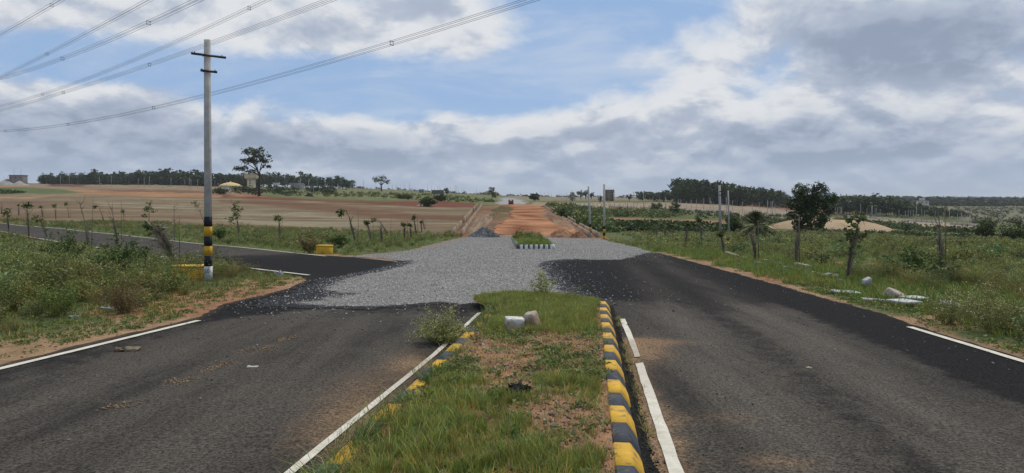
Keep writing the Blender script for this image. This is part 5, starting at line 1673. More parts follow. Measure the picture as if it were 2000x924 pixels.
for i, a in enumerate([
    ('dry stub of a young tree at the far left end of the row', (3, 419), (3, 394), 'bare', .7, True), ('leafy young tree on the near side road verge, second from the left', (18, 460), (17, 408), 'leafy', .9, False),
    ('short wrapped young tree beyond the side road near the left end', (36, 421), (36, 399), 'tuft', .8, True), ('thick dark trunked young tree with bent leaf top on the near left verge', (57, 471), (51, 393), 'tuft', .85, False),
    ('young tree with two bare sticks and drooping leaves on the far verge', (83, 424), (83, 402), 'tuft', .8, True), ('leaning young tree with bent green top, beside the dark trunked one', (92, 464), (80, 422), 'leafy', .9, False),
    ('slim wrapped young tree with one side tuft on the far verge', (109, 429), (103, 399), 'tuft', .7, False), ('young tree with a round leaf ball at its top', (135, 426), (130, 395), 'tuft', 0, True),
    ('tall bare sapling leaning left over the side road', (173, 484), (147, 390), 'bare', .55, True), ('young tree with leaves blown to the left', (204, 437), (194, 400), 'tuft', .5, False),
    ('tall bare double stick sapling standing at the side road', (231, 489), (214, 400), 'bare', .75, True), ('short young tree under a tall thin stick', (242, 438), (237, 410), 'tuft', .4, True),
    ('bushy leafy young tree, fullest of the left row', (290, 446), (286, 393), 'crown', 0, False), ('big leaning sheaf of dry fronds round a young tree beside the yellow block', (342, 517), (309, 432), 'leafy', 1.0, True),
    ('thin bare stake sapling right of the big dry sheaf', (340, 471), (338, 398), 'bare', 0, False), ('leafy young tree just left of the striped pole', (399, 436), (383, 395), 'leafy', 0, False),
    ('open leafy young tree just right of the striped pole', (467, 464), (455, 395), 'crown', .5, False), ('young tree with drooping leaves and a stake in the weed belt', (547, 470), (540, 420), 'leafy', .8, True),
    ('leaning wrapped young tree with windblown top, right of the far yellow block', (695, 480), (676, 410), 'tuft', .9, True), ('wrapped young tree with dark leaf bunch, next after the leaning one', (725, 475), (714, 430), 'tuft', .9, True),
    ('thick upright wrapped stump in the weed belt', (746, 478), (743, 438), 'bare', 1.0, False), ('strongly leaning young tree with leaves trailing left', (760, 465), (735, 427), 'tuft', .8, True),
    ('upright young tree with small dark leaf bunch and stake', (791, 472), (789, 434), 'tuft', .8, True), ('short wrapped young tree right of the dark leaf bunch', (804, 470), (802, 437), 'tuft', .9, False),
    ('taller young tree near the right end of the left row', (813, 460), (807, 421), 'tuft', .9, True), ('young tree with side leaves, last but one of the left row', (824, 454), (822, 431), 'tuft', .9, False),
    ('last young tree of the left row beside the crushed stone', (829, 449), (823, 422), 'bare', .8, True),
    ('dark wrapped sapling nearest the two striped poles on the right', (1282, 466), (1282, 438), 'bare', 1.0, False), ('dark wrapped sapling, second along the right verge', (1299, 464), (1297, 434), 'bare', .95, False),
    ('leafless wrapped sapling in front of the dark thicket', (1340, 475), (1343, 434), 'tuft', .9, False), ('wrapped sapling with forked leafy tip on the right verge', (1371, 479), (1362, 422), 'tuft', .9, False),
    ('short dark sapling in front of the bare concrete pole', (1415, 497), (1407, 452), 'tuft', .95, False), ('pale grey sapling leaning left beside the date palm', (1476, 510), (1463, 436), 'bare', .85, True),
    ('sapling in front of the big dense tree', (1555, 517), (1564, 425), 'bare', .85, True), ('tall dark sapling with leafy top in front of the sand mound', (1655, 545), (1671, 408), 'crown', .7, False),
    ('tall bare forked sapling, nearest of the right row', (1840, 545), (1831, 415), 'bare', .85, True), ('thin young tree at the foot of the sand mound beside the dense tree', (1609, 462), (1609, 438), 'tuft', 0, False)]):
    lab, bs, tp, kd, gd, st = a
    sapling(lab, bs, tp, kd, gd, st, i, leaf=(0.62 if kd == 'crown' and i > 30 else 1.0), side=-0.10 if i in (9, 18, 21, 5) else 0.0, fat=2.3 if i == 13 else 1.0)


# --- single shrubs close by
def shrub(label, px, row, proto, s=1.0, name='weed_bush', cat='bush', z=0.0, rz=0.0, loc=None):
    b = Vector(loc) if loc is not None else hit(px, row)
    o = link(name, new_mesh(name, proto.V, [proto.F3, proto.F4], M_LEAF, proto.C), label=label, category=cat)
    o.location = (b.x, b.y, b.z + z); o.scale = (s,) * 3; o.rotation_euler = (0, 0, rz)
    return o


k = on_line(KL0, dL, 11.0)
shrub('pale flowering bush spilling over the left kerb onto the white line', 0, 0, weed(801, 0.62, 1.6, 76, 90, 0.032, 0.4, (0.10, 0.125, 0.045), (0.26, 0.27, 0.13), flowers=900, fc=(0.5, 0.52, 0.42), sw=.005, up=.5), loc=tuple(hit(866, 671)))
k = z_of((1062, 582), 0.15)
shrub('feathery light green weed at the nose of the median', 0, 0, weed(802, 0.78, .6, 12, 70, 0.05, 0.4, (0.09, 0.12, 0.04), (0.22, 0.25, 0.10), flowers=90, sw=.007), loc=(k[0], k[1], float(plane_z(*k)) + .08), rz=1.0)
k = z_of((1128, 588), 0.15)
shrub('thin sparse weed beside the feathery one at the median nose', 0, 0, weed(803, 0.6, .6, 7, 36, 0.036, 0.35, (0.08, 0.10, 0.035), (0.18, 0.19, 0.08), flowers=40, sw=.006), loc=(k[0], k[1], float(plane_z(*k)) + .05))
DARKW = dict(ca=(0.022, 0.042, 0.014), cb=(0.075, 0.11, 0.034), flowers=0)
shrub('dark green leafy shrub in the weeds left of the yellow block', 232, 548, weed(804, 1.15, 1.1, 46, 80, 0.075, .42, **DARKW), 1.35)
shrub('dark green shrub with stiff upright branches in the left verge', 125, 524, weed(805, 1.1, .8, 34, 60, 0.075, .4, **DARKW), 1.4)
shrub('dark shrub at the right end of the weed belt by the far yellow block', 660, 485, weed(806, 1.2, .9, 22, 34, 0.16, .45, **DARKW), 1.0)
shrub('brownish dry weed bush left of the far yellow block', 606, 495, weed(807, 1.15, .8, 26, 30, 0.13, .4, (0.085, 0.075, 0.035), (0.17, 0.15, 0.075)), 1.25)
shrub('dark round shrub right of the striped pole beyond the side road', 430, 470, weed(808, 1.5, .8, 24, 34, 0.19, .45, **DARKW), .9)
shrub('dark hollow shrub behind the white boundary stone on the right', 1800, 545, weed(809, 1.2, 1.0, 30, 46, 0.11, .42, **DARKW), 1.0)
shrub('pale flowering bush at the near right edge of the road', 1940, 652, weed(810, 0.95, .95, 34, 60, 0.04, .38, (0.07, 0.085, 0.03), (0.18, 0.185, 0.08), flowers=360, fc=(.45, .45, .36)), 1.0)
shrub('bushy flowering weed beside the flat white slab', 1850, 634, weed(811, 0.8, .95, 30, 54, 0.04, .38, (0.07, 0.088, 0.03), (0.185, 0.19, 0.08), flowers=300, fc=(.45, .45, .36)), 1.0)
for a_ in (('tall feathery olive bush at the far left of the near verge', 62, 560, 820, 1.25, OL_A, OL_B), ('fresh green leafy bush low in the left verge', 330, 572, 821, .95, (0.04, 0.075, 0.02), (0.13, 0.19, 0.05)), ('reddish brown dry bush at the front of the left weeds', 246, 612, 822, .85, (0.075, 0.058, 0.034), (0.16, 0.125, 0.075)), ('fresh green bush near the front left corner of the weeds', 120, 618, 823, .9, (0.045, 0.078, 0.02), (0.15, 0.20, 0.06))):
    shrub(a_[0], a_[1], a_[2], weed(a_[3], 1.0, .95, 36, 70, .05, .36, a_[5], a_[6]), a_[4])
shrub('weedy shrub at the back left of the far grass island', 1012, 474, weed(812, 1.4, .8, 20, 30, 0.14, .42, (0.06, 0.07, 0.028), (0.14, 0.145, 0.06)), 1.0)

# ------------------------------------------------------------------ poles, wires, stones, walls, buildings
def dirv(a): return Vector((math.sin(a), math.cos(a), 0))


def main_pole():
    b = hit(407, 549); u = px2m(b.y)
    arm_an = math.atan2(0.67, 0.74)                   # crossarms stand square to the side road
    t = thing('electric_pole', 'tall concrete electric pole with yellow and black bands', 'pole', b, arm_an)
    H = (549 - 78) * u
    w0, w1, d0, d1 = 0.100, 0.080, 0.072, 0.058       # half widths
    def section(m, za, zb, grow, col):
        V = []
        for z in (za, zb):
            f = z / H; w, d = w0 + (w1 - w0) * f + grow, d0 + (d1 - d0) * f + grow; c = .014
            V += [(-w + c, -d, z), (w - c, -d, z), (w, -d + c, z), (w, d - c, z), (w - c, d, z), (-w + c, d, z), (-w, d - c, z), (-w, -d + c, z)]
        F = [(i, (i + 1) % 8, 8 + (i + 1) % 8, 8 + i) for i in range(8)] + [tuple(range(7, -1, -1)), tuple(range(8, 16))]
        m.add(V, F, col)
    m = MB(); section(m, -.3, H, 0, (1, 1, 1)); m.build('shaft', M_CONC, t)
    rows = [549, 520, 499.5, 480.5, 461.5, 442.5, 423]
    cols = [(0.60, 0.60, 0.58), (0.018, 0.020, 0.026), (0.56, 0.31, 0.025), (0.018, 0.020, 0.026), (0.56, 0.31, 0.025), (0.018, 0.020, 0.026)]
    for i, c in enumerate(cols):
        m = MB(); section(m, max(0.0, (549 - rows[i]) * u + .001), (549 - rows[i + 1]) * u - .001, 0.0025, c)
        m.build('painted_band', M_COLR, t)
    # angle-iron crossarms, tilted a little
    for zr, half, tilt in ((110, .50, -.02), (140.5, .24, -.02)):
        m = MB(); z = (549 - zr) * u; y = -0.075
        m.box(-half, half, y - .055, y - .048, z - .035, z + .035); m.box(-half, half, y - .048, y + .004, z + .027, z + .035)
        m.build('crossarm', M_STEEL, t)
        m = MB()
        for s in (-1, 1): m.tube([(s * half * .78, y - .02, z + .03), (s * half * .78, y - .02, z + .075)], .012, 6)
        m.tube([(-.105, y + .01, z - .01), (-.105, .08, z - .01)], .009, 5); m.tube([(.105, y + .01, z - .01), (.105, .08, z - .01)], .009, 5)
        m.build('bolt', M_STEEL, t)
    for zr in (85, 90.5):
        m = MB(); z = (549 - zr) * u; m.tube([(0, -.0625, z), (0, -.0605, z)], .014, 8, (0.02, 0.02, 0.02)); m.build('bolt_hole', M_COLR, t)
    cu = bpy.data.curves.new('painted_number', 'FONT'); cu.body = '50'; cu.size = 0.17; cu.align_x = 'CENTER'; cu.extrude = 0.0008
    cu.materials.append(mat('number_paint', (0.03, 0.03, 0.035), .8))
    tmp = bpy.data.objects.new('tmp', cu); me = bpy.data.meshes.new_from_object(tmp); bpy.data.objects.remove(tmp)
    o = link('painted_number', me, t); o.location = (0.0, -0.0765, 0.24); o.rotation_euler = (R(90), 0, 0)
    t.rotation_euler = (R(.15), R(-.2), R(-8))
    for o in t.children:
        if o.name.startswith(('crossarm', 'bolt')) and not o.name.startswith('bolt_hole'): o.rotation_euler = (0, 0, arm_an + R(8))


main_pole()


def band_pole(label, px, foot, top, lean=0, w=6.5, D=None, stripes=True, arms=()):
    b = hit(px, foot) if D is None else at(px, D); u = px2m(b.y)
    base_row = HY - FPX * (b.z - EYE) / b.y
    H = (base_row - top) * u; r0 = w * u / 2
    t = thing('electric_pole', label, 'pole', b, .2, 'concrete electric poles beside the right roadside')
    m = MB(); V = []
    m.tube([(0, 0, -.3), (lean * u, 0, H)], [r0 * 1.25, r0 * .95], 4, (1, 1, 1)); m.build('shaft', M_CONC, t)
    if stripes:
        cs = [(0.56, 0.31, 0.025), (0.02, 0.02, 0.026)]
        for i in range(4):
            z0, z1 = i * 6.4 * u, (i + 1) * 6.4 * u
            m = MB(); m.tube([(lean * u * z0 / H, 0, z0), (lean * u * z1 / H, 0, z1)], r0 * 1.32, 4, cs[i % 2]); m.build('painted_band', M_COLR, t)
    for ar, hw in arms:
        z = (base_row - ar) * u
        m = MB(); m.box(-hw * u, hw * u, -r0 - .07, -r0 - .0, z - .06, z + .06); m.build('crossarm', M_STEEL, t)
    return t


band_pole('concrete pole with striped foot, taller of the two beside the dirt wall', 1180, 467, 360, 0, 4.2)
band_pole('slightly leaning concrete pole with striped foot, further of the two', 1154, 463, 364, -5, 3.4)
band_pole('pale concrete pole with two dark collars in front of the tall stand', 1407, 458, 362, -2, 5.0, stripes=False, arms=((374, 4), (381, 4)))
band_pole('plain pale concrete pole close beside the collared one', 1424, 459, 372, -2, 3.2, stripes=False)


# --- high voltage conductors crossing overhead: four wires to a bundle
def conductors(label, pts, h0, spacers, seed):
    """pts: image positions on the bundle; h0 height of the last point; the plan is a straight line"""
    pts = np.array(pts, float)
    dvec = np.array([0.746, -0.666])
    D0 = FPX * (h0 - EYE) / (HY - pts[-1][1]); p0 = np.array([(pts[-1][0] - 1000) / FPX * D0, D0])
    T, Z = [], []
    for px, row in pts:
        a = (px - 1000) / FPX
        t_ = (a * p0[1] - p0[0]) / (dvec[0] - a * dvec[1])
        D = p0[1] + t_ * dvec[1]
        T.append(t_); Z.append(EYE + D * (HY - row) / FPX)
    cf = np.polyfit(T, Z, 2)
    t0, t1 = min(T) - 90, max(T) + 45
    root = thing('power_line', label, 'power line', (*(p0 + dvec * t0), float(np.polyval(cf, t0))), 0, 'high voltage conductor bundles overhead')
    o = np.array(root.location)
    nrm = np.array([dvec[1], -dvec[0]])
    ts = np.linspace(t0, t1, 46)
    def P(t_, a, c): q = p0 + dvec * t_ + nrm * a; return (q[0] - o[0], q[1] - o[1], float(np.polyval(cf, t_)) + c - o[2])
    s = .23
    for a in (-s, s):
        for c in (-s, s):
            m = MB(); m.tube([P(t_, a, c) for t_ in ts], 0.021, 5); m.build('wire', M_WIRE, root)
    for px in spacers:
        a = (px - 1000) / FPX; t_ = (a * p0[1] - p0[0]) / (dvec[0] - a * dvec[1])
        m = MB(); q = [(-s, -s), (s, -s), (s, s), (-s, s)]
        for i in range(4):
            m.tube([P(t_, *q[i]), P(t_, *q[(i + 1) % 4])], .03, 5)
            x = P(t_, *q[i]); m.tube([P(t_ - .12, *q[i]), P(t_ + .12, *q[i])], .055, 5)
        m.build('spacer', M_WIRE, root)


conductors('steep bundle of wires in the extreme top left corner', [(0, 68), (60, 34), (118, 0)], 34, [101], 1)
conductors('upper of the two bundles meeting at the left above the pole', [(0, 151), (90, 106), (190, 55), (290, 0)], 33, [92], 2)
conductors('lower of the two bundles meeting at the left above the pole', [(0, 153), (122, 115), (290, 43), (388, 0)], 27, [122, 290], 3)
conductors('middle bundle passing above the top of the striped pole', [(0, 206), (85, 187), (250, 120), (390, 57), (485, 17), (528, 0)], 33, [83, 487], 4)
conductors('bundle running just behind the top of the striped pole', [(0, 216), (122, 180), (292, 127), (420, 82), (540, 40), (638, 0)], 28, [124, 292], 5)
conductors('lowest and longest bundle crossing behind the pole shaft', [(0, 256), (133, 244), (300, 211), (465, 168), (765, 84), (900, 43), (1040, 0)], 23, [10, 133, 300, 765], 6)


# --- small concrete posts and poles of the plots: one mesh per height class, shared
def post_mesh(h, arms=False):
    m = MB(); m.tube([(0, 0, -.5), (0, 0, h)], [.15, .10], 5)
    if arms: m.box(-.8, .8, -.06, .06, h - .9, h - .75)
    return m.data('concrete_post', M_CONC)


POST, POSTA = post_mesh(7.0), post_mesh(7.0, True)
def posts(label, group, items, cross=0.0):
    r_ = random.Random(len(items))
    for px, top, foot, D in items:
        b = at(px, D) if D else hit(px, foot)
        u = px2m(b.y); row0 = HY - FPX * (b.z - EYE) / b.y
        h = max(2.0, (row0 - top) * u)
        o = link('concrete_post', POSTA if r_.random() < cross else POST, label=label, category='post', group=group)
        o.location = b; o.rotation_euler = (R(r_.gauss(0, .8)), R(r_.gauss(0, 1.0)), r_.random() * 6)
        o.scale = (max(.8, min(1.25, h / 7)),) * 2 + (h / 7,)


posts('pale concrete post standing in front of the far left plantation', 'posts before the far plantation',
      [(px, t, f, 0) for px, t, f in ((118, 342, 361), (135, 340, 361), (194, 345, 364), (218, 343, 364), (270, 348, 365), (282, 346, 365), (291, 344, 366), (334, 347, 367), (369, 347, 368), (373, 349, 368), (361, 352, 367), (386, 350, 368), (443, 355, 374), (584, 352, 378), (587, 348, 376), (594, 360, 381), (603, 352, 374), (612, 366, 378), (463, 360, 373), (420, 352, 368), (546, 355, 371), (566, 358, 371))])
sk = [(8, 345), (15, 343), (693, 356), (697, 359), (710, 352), (716, 361), (724, 362), (732, 364), (743, 358), (758, 360), (766, 357), (774, 358), (782, 361), (790, 360), (800, 355), (806, 364), (811, 363), (815, 366), (825, 366), (835, 360), (843, 362), (848, 364), (855, 363), (858, 362), (860, 365), (880, 366), (884, 369), (892, 363), (895, 365), (902, 367), (905, 370), (908, 368), (931, 368), (1056, 374), (1063, 375), (1071, 374), (1077, 375), (1090, 378), (1097, 377)]
posts('thin dark utility post standing up on the horizon left of centre', 'posts along the horizon', [(px, t, 0, 640 + 60 * ((px * 7) % 5) / 5) for px, t in sk], cross=.25)
posts('post on the green slope below the horizon', 'posts on the green slope', [(706, 363, 379, 0), (725, 375, 382, 0), (751, 373, 381, 0), (758, 374, 381, 0), (809, 375, 384, 0), (883, 372, 391, 0), (889, 362, 387, 0), (930, 376, 388, 0), (640 + 22, 366, 379, 0), (696, 372, 380, 0)])
posts('pale concrete post in the bare plots between the poles and the tall stand', 'posts in the middle plots',
      [(px, t, f, 0) for px, t, f in ((1107, 377, 396), (1113, 379, 402), (1117, 374, 402), (1121, 380, 403), (1171, 381, 397), (1190, 377, 398), (1200, 384, 402), (1211, 383, 408), (1221, 383, 400), (1226, 385, 408), (1238, 377, 408), (1245, 387, 402), (1257, 376, 409), (1260, 381, 400), (1269, 386, 398), (1275, 383, 398), (1289, 386, 409), (1300, 384, 410), (1301, 388, 410), (1325, 390, 411), (1312, 392, 408), (1146, 380, 396))])
posts('pale concrete post standing against the red excavated bank', 'posts against the excavated bank',
      [(px, t, f, 0) for px, t, f in ((1330, 391, 412), (1350, 391, 412), (1360, 388, 411), (1374, 387, 412), (1387, 386, 412), (1419, 385, 417), (1431, 391, 416), (1450, 394, 417), (1470, 398, 418), (1484, 395, 416), (1499, 391, 420), (1506, 394, 422), (1509, 393, 422), (1514, 398, 420), (1393, 396, 412), (1341, 394, 411))])
posts('pale concrete post in the long row before the dark wood on the right', 'posts before the dark wood',
      [(px, t, f, 0) for px, t, f in ((1623, 404, 427), (1632, 404, 423), (1636, 405, 423), (1642, 405, 424), (1644.5, 404, 424), (1681, 399, 425), (1693, 406, 425), (1702, 402, 425), (1704, 401, 425), (1709, 406, 425), (1712, 406, 425), (1719, 409, 426), (1756, 409, 428), (1768, 411, 429), (1774, 410, 429), (1779, 411, 430), (1784, 410, 430), (1790, 402, 431), (1801, 408, 431), (1806, 411, 431), (1827, 413, 433), (1843, 414, 433), (1854, 405, 436), (1870, 417, 438), (1878, 416, 436), (1885, 419, 438), (1893, 420, 439), (1896, 420, 439), (1934, 420, 442), (1957, 415, 436), (1990, 403, 432), (1881, 421, 438))])


# --- low plot boundary walls with fence stakes
def low_wall(label, px0, px1, h, n, rows, stakes, cat='wall'):
    A = hit(px0, rows[0])
    t = thing('boundary_wall', label, cat, A)
    prev = None
    pts = [hit(px0 + (px1 - px0) * i / n, rows[0] + (rows[1] - rows[0]) * i / n) for i in range(n + 1)]
    for i in range(n):
        a, b = pts[i], pts[i + 1]; d = (b - a); an = math.atan2(d.y, d.x); L = d.to_2d().length
        if i % 7 == 6: continue
        m = MB(); m.box(0.03, L - .03, -.12, .12, -.6, h, (0.50, 0.45, 0.36), .02)
        o = m.build('wall_panel', M_PLAIN, t); o.location = a - A; o.rotation_euler = (0, 0, an)
    for k in range(stakes):
        f = (k + .5) / stakes; p = pts[0].lerp(pts[-1], f); i = min(n - 1, int(f * n)); p = pts[i].lerp(pts[i + 1], f * n - i)
        m = MB(); m.tube([(0, 0, -.4), (0, 0, h + .7)], .07, 4, (0.10, 0.085, 0.07)); o = m.build('stake', M_BARK, t); o.location = p - A + Vector((0, -.6, 0))


low_wall('low pale boundary wall with stakes below the dark wood', 1655, 1912, 0.95, 18, (423, 442), 26)
low_wall('low pale boundary wall with stakes in the plots right of the dirt road', 1078, 1330, 0.7, 16, (401, 409), 30)
low_wall('low pale boundary wall under the red excavated bank', 1330, 1545, 0.8, 12, (412, 424), 20)
low_wall('thin pale kerb wall crossing the far plots on the right', 1880, 2060, 0.6, 10, (412, 422), 0)


# --- twin walls of the drain along both sides of the dirt road
def drain_wall(label, pts_LD, hh, off):
    A = Vector((*pts_LD[0], float(ground_z(*[np.array([q]) for q in pts_LD[0]])[0])))
    t = thing('drain_wall', label, 'wall', A)
    for k in (0, off):
        n = 14
        for i in range(n):
            f0, f1 = i / n, (i + 1) / n
            a = np.array(pts_LD[0]) * (1 - f0) + np.array(pts_LD[1]) * f0; b = np.array(pts_LD[0]) * (1 - f1) + np.array(pts_LD[1]) * f1
            d = (b - a); L = np.hypot(*d); d = d / L; nr = np.array([d[1], -d[0]]); a = a + nr * k; b = b + nr * k
            za, zb = road_bank_z(a[1]), road_bank_z(b[1])
            if k and i in (3, 9): continue
            V = []
            for (p, z) in ((a + d * .02, za), (b - d * .02, zb)):
                for (o, h) in ((-.11, -1.2), (.11, -1.2), (.11, hh), (-.11, hh)): V.append((p[0] + nr[0] * o - A.x, p[1] + nr[1] * o - A.y, z + h - A.z + .008 * random.gauss(0, 1)))
            m = MB(); m.add(V, [(0, 1, 2, 3), (7, 6, 5, 4), (0, 4, 5, 1), (1, 5, 6, 2), (2, 6, 7, 3), (3, 7, 4, 0)], np.array((0.27, 0.20, 0.14)) * random.uniform(.85, 1.12))
            m.build('wall_panel', M_PLAIN, t)


drain_wall('pair of low concrete drain walls left of the dirt road', [(-5.6, 79), (-7.0, 165)], 0.5, -1.1)
drain_wall('pair of low concrete drain walls right of the dirt road', [(8.7, 78), (7.2, 165)], 0.22, 0.9)


# --- heaps
def heap(name, label, cat, loc, rx, ry, h, ca, cb, m=None, seed=0, power=1.0, rough=0.16, n=26, flat=0.0, rz=0.0):
    rg = np.random.default_rng(seed)
    V, C, F = [(0, 0, h)], [rgb(*ca)], []
    for i in range(1, n + 1):
        f = i / n
        for k in range(40):
            a = 2 * math.pi * k / 40
            e = 1 + 0.22 * (fbm(math.cos(a) * 1.5 + seed, math.sin(a) * 1.5, seed, 3) - .5)
            g = max(0.0, (f - flat) / (1 - flat))
            z = h * (1 - g ** power) + h * rough * (float(fbm(f * math.cos(a) * 5 + 9, f * math.sin(a) * 5 + seed, seed + 3, 4)) - .5) * (1 - f) ** .3 * 2 - (.12 if i == n else 0)
            V.append((rx * f * e * math.cos(a), ry * f * e * math.sin(a), z))
            t_ = float(fbm(f * math.cos(a) * 4, f * math.sin(a) * 4 + 3, seed + 7, 4)); t_ = min(1, max(0, (t_ - .3) * 2.2))
            C.append(rgb(*ca) * (1 - t_) + rgb(*cb) * t_)
    for k in range(40): F.append((0, 1 + k, 1 + (k + 1) % 40))
    T = np.array(F)
    Q = np.array([(1 + (i - 1) * 40 + k, 1 + i * 40 + k, 1 + i * 40 + (k + 1) % 40, 1 + (i - 1) * 40 + (k + 1) % 40) for i in range(1, n) for k in range(40)])
    V = np.array(V); c_, s_ = math.cos(rz), math.sin(rz)
    gx, gy = loc[0] + V[:, 0] * c_ - V[:, 1] * s_, loc[1] + V[:, 0] * s_ + V[:, 1] * c_
    V[:, 2] += ground_z(gx, gy) - float(ground_z(np.array([loc[0]]), np.array([loc[1]]))[0])     # sits on the slope
    o = link(name, new_mesh(name, V, [T, Q], m or M_SOIL, C, smooth=False), label=label, category=cat)
    o.location = loc; o.rotation_euler = (0, 0, rz)
    return o


b = hit(946, 464); b.z += .02; u = px2m(b.y)
heap('gravel_heap', 'grey cone of crushed stone left of the dirt road', 'heap', b, 33 * u, 27 * u, 21 * u, (0.13, 0.135, 0.145), (0.30, 0.305, 0.31), M_STONE, 3, 1.1, .07, n=34)
rg = np.random.default_rng(8); n = 2600
a = rg.random(n) * 6.28; f = np.sqrt(rg.random(n)) * 1.12
ph = np.column_stack([b.x + 33 * u * f * np.cos(a), b.y + 27 * u * f * np.sin(a), b.z + np.maximum(0, 21 * u * (1 - f ** 1.1))])
scatter('heap_stones', CHIP, ph, 0.05 + .05 * rg.random(n), 'loose stones on the grey stone cone', 'gravel', greys(n, rg, .10, .42), .6, 61, m=M_STONE)
b = hit(1098, 465); u = px2m(b.y)
heap('soil_heap', 'brown heap of dumped soil at the foot of the right wall', 'heap', b, 36 * u, 26 * u, 17 * u, (0.17, 0.085, 0.05), (0.31, 0.185, 0.115), seed=5, rough=.3, power=1.2)
b = hit(1130, 466); heap('soil_heap', 'dark red soil spill around the end of the right wall', 'heap', b, 20 * u, 20 * u, 15 * u, (0.14, 0.07, 0.045), (0.25, 0.14, 0.085), seed=6, rough=.35)
b = at(968, 118); heap('soil_heap', 'weedy soil mound on the left half of the dirt road', 'heap', b, 2.0, 9, 0.7, (0.16, 0.10, 0.06), (0.12, 0.125, 0.05), seed=7, rough=.4)
b = at(983, 140); heap('soil_heap', 'dark weedy hump near the top of the dirt road', 'heap', b, 2.4, 9, 0.9, (0.15, 0.08, 0.05), (0.085, 0.10, 0.04), seed=17, rough=.4)
b = at(1082, 110); heap('soil_heap', 'long brown spoil ridge on the right half of the dirt road', 'heap', b, 1.5, 24, 0.8, (0.20, 0.12, 0.075), (0.30, 0.20, 0.13), seed=8, rough=.45, rz=.03)
b = at(942, 104); heap('soil_heap', 'long brown spoil ridge along the left wall of the dirt road', 'heap', b, 1.4, 22, 0.7, (0.17, 0.12, 0.085), (0.28, 0.20, 0.14), seed=18, rough=.45, rz=-.02)
b = at(1618, 178); b.z -= .3; u = px2m(178)
heap('sand_mound', 'wide flat topped pale sand mound behind the dense tree', 'mound', b, 122 * u, 15, 23 * u, (0.33, 0.235, 0.145), (0.43, 0.32, 0.205), seed=9, power=3.2, rough=.06, n=30)
b = hit(1888, 545); heap('soil_heap', 'small heap of orange soil in the weeds at the right', 'heap', b, .62, .5, .36, (0.28, 0.12, 0.065), (0.38, 0.19, 0.10), seed=10, rough=.4, n=18)
b = hit(955, 380); u = px2m(b.y); heap('rock_knoll', 'pale rocky knoll on the skyline above the dirt road', 'mound', (b.x + 2, b.y, b.z - .4), 24 * u, 18 * u, 7 * u, (0.16, 0.14, 0.10), (0.26, 0.22, 0.165), seed=11, rough=.5, power=2)
b = at(8, 560); u = px2m(560); heap('gravel_heap', 'grey stone heap beside the flat roofed building at far left', 'heap', b, 24 * u, 12 * u, 10 * u, (0.26, 0.25, 0.24), (0.36, 0.35, 0.33), seed=12, rough=.12)
b = at(38, 540); heap('gravel_heap', 'smaller grey stone heap in front of the flat roofed building', 'heap', b, 17 * u, 12 * u, 8.5 * u, (0.28, 0.27, 0.25), (0.38, 0.36, 0.33), seed=13, rough=.12)
b = hit(330, 367); u = px2m(b.y); heap('soil_heap', 'pale soil heap on the bare ground before the plantation', 'heap', b, 15 * u, 9 * u, 5 * u, (0.22, 0.17, 0.115), (0.36, 0.29, 0.2), seed=14, rough=.5)
b = hit(604, 384); u = px2m(b.y); heap('brush_heap', 'dark heap of uprooted brush at the field edge', 'heap', b, 10 * u, 6 * u, 6 * u, (0.035, 0.03, 0.022), (0.07, 0.06, 0.045), seed=15, rough=.7)
b = hit(1158, 388); u = px2m(b.y); heap('sand_heap', 'pale conical heap left of the brown unfinished building', 'heap', (b.x + 7, b.y, b.z), 15 * u, 9 * u, 6 * u, (0.30, 0.27, 0.22), (0.38, 0.34, 0.28), seed=16, rough=.1)
b = hit(823, 402); u = px2m(b.y); heap('rubble_heap', 'small pale rubble heap beside the dark field thicket', 'heap', b, 10 * u, 6 * u, 3.4 * u, (0.2, 0.17, 0.13), (0.38, 0.34, 0.29), seed=19, rough=.7)


# --- stones, slabs and blocks close by
def block(name, label, cat, loc, dims, rot, ca, cb=None, seed=0, chipk=0.06, m=None, taper=0.0):
    """hewn block: subdivided box with worn corners"""
    import bmesh
    bm = bmesh.new(); bmesh.ops.create_cube(bm, size=1.0)
    bmesh.ops.subdivide_edges(bm, edges=bm.edges[:], cuts=4, use_grid_fill=True)
    rg = np.random.default_rng(seed)
    for v in bm.verts:
        c = v.co * 2; e = sorted((abs(c.x), abs(c.y), abs(c.z)))
        k = 1 - (.012 * (0.3 + rg.random()) if e[1] > .9 else 0) - (.05 * rg.random() ** 2 if e[0] > .9 else 0)
        v.co = Vector((v.co.x * dims[0], v.co.y * dims[1], v.co.z * dims[2])) * k + Vector(rg.normal(size=3)) * min(dims) * chipk * .35
        v.co.z += dims[2] / 2
        v.co.x *= 1 - taper * v.co.z / dims[2]
    V = np.array([list(v.co) for v in bm.verts]); F = np.array([[v.index for v in f.verts] for f in bm.faces]); bm.free()
    cb = cb or ca
    t_ = np.clip((V[:, 2] / dims[2] - .62) * 3 + rg.normal(size=len(V)) * .5, 0, 1)[:, None]  # side colour to paler top colour: light on upper faces painted in
    o = link(name, new_mesh(name, V, F, m or M_STONE, rgb(*ca) * (1 - t_) + rgb(*cb) * t_), label=label, category=cat)
    o.location = loc; o.rotation_euler = rot
    return o


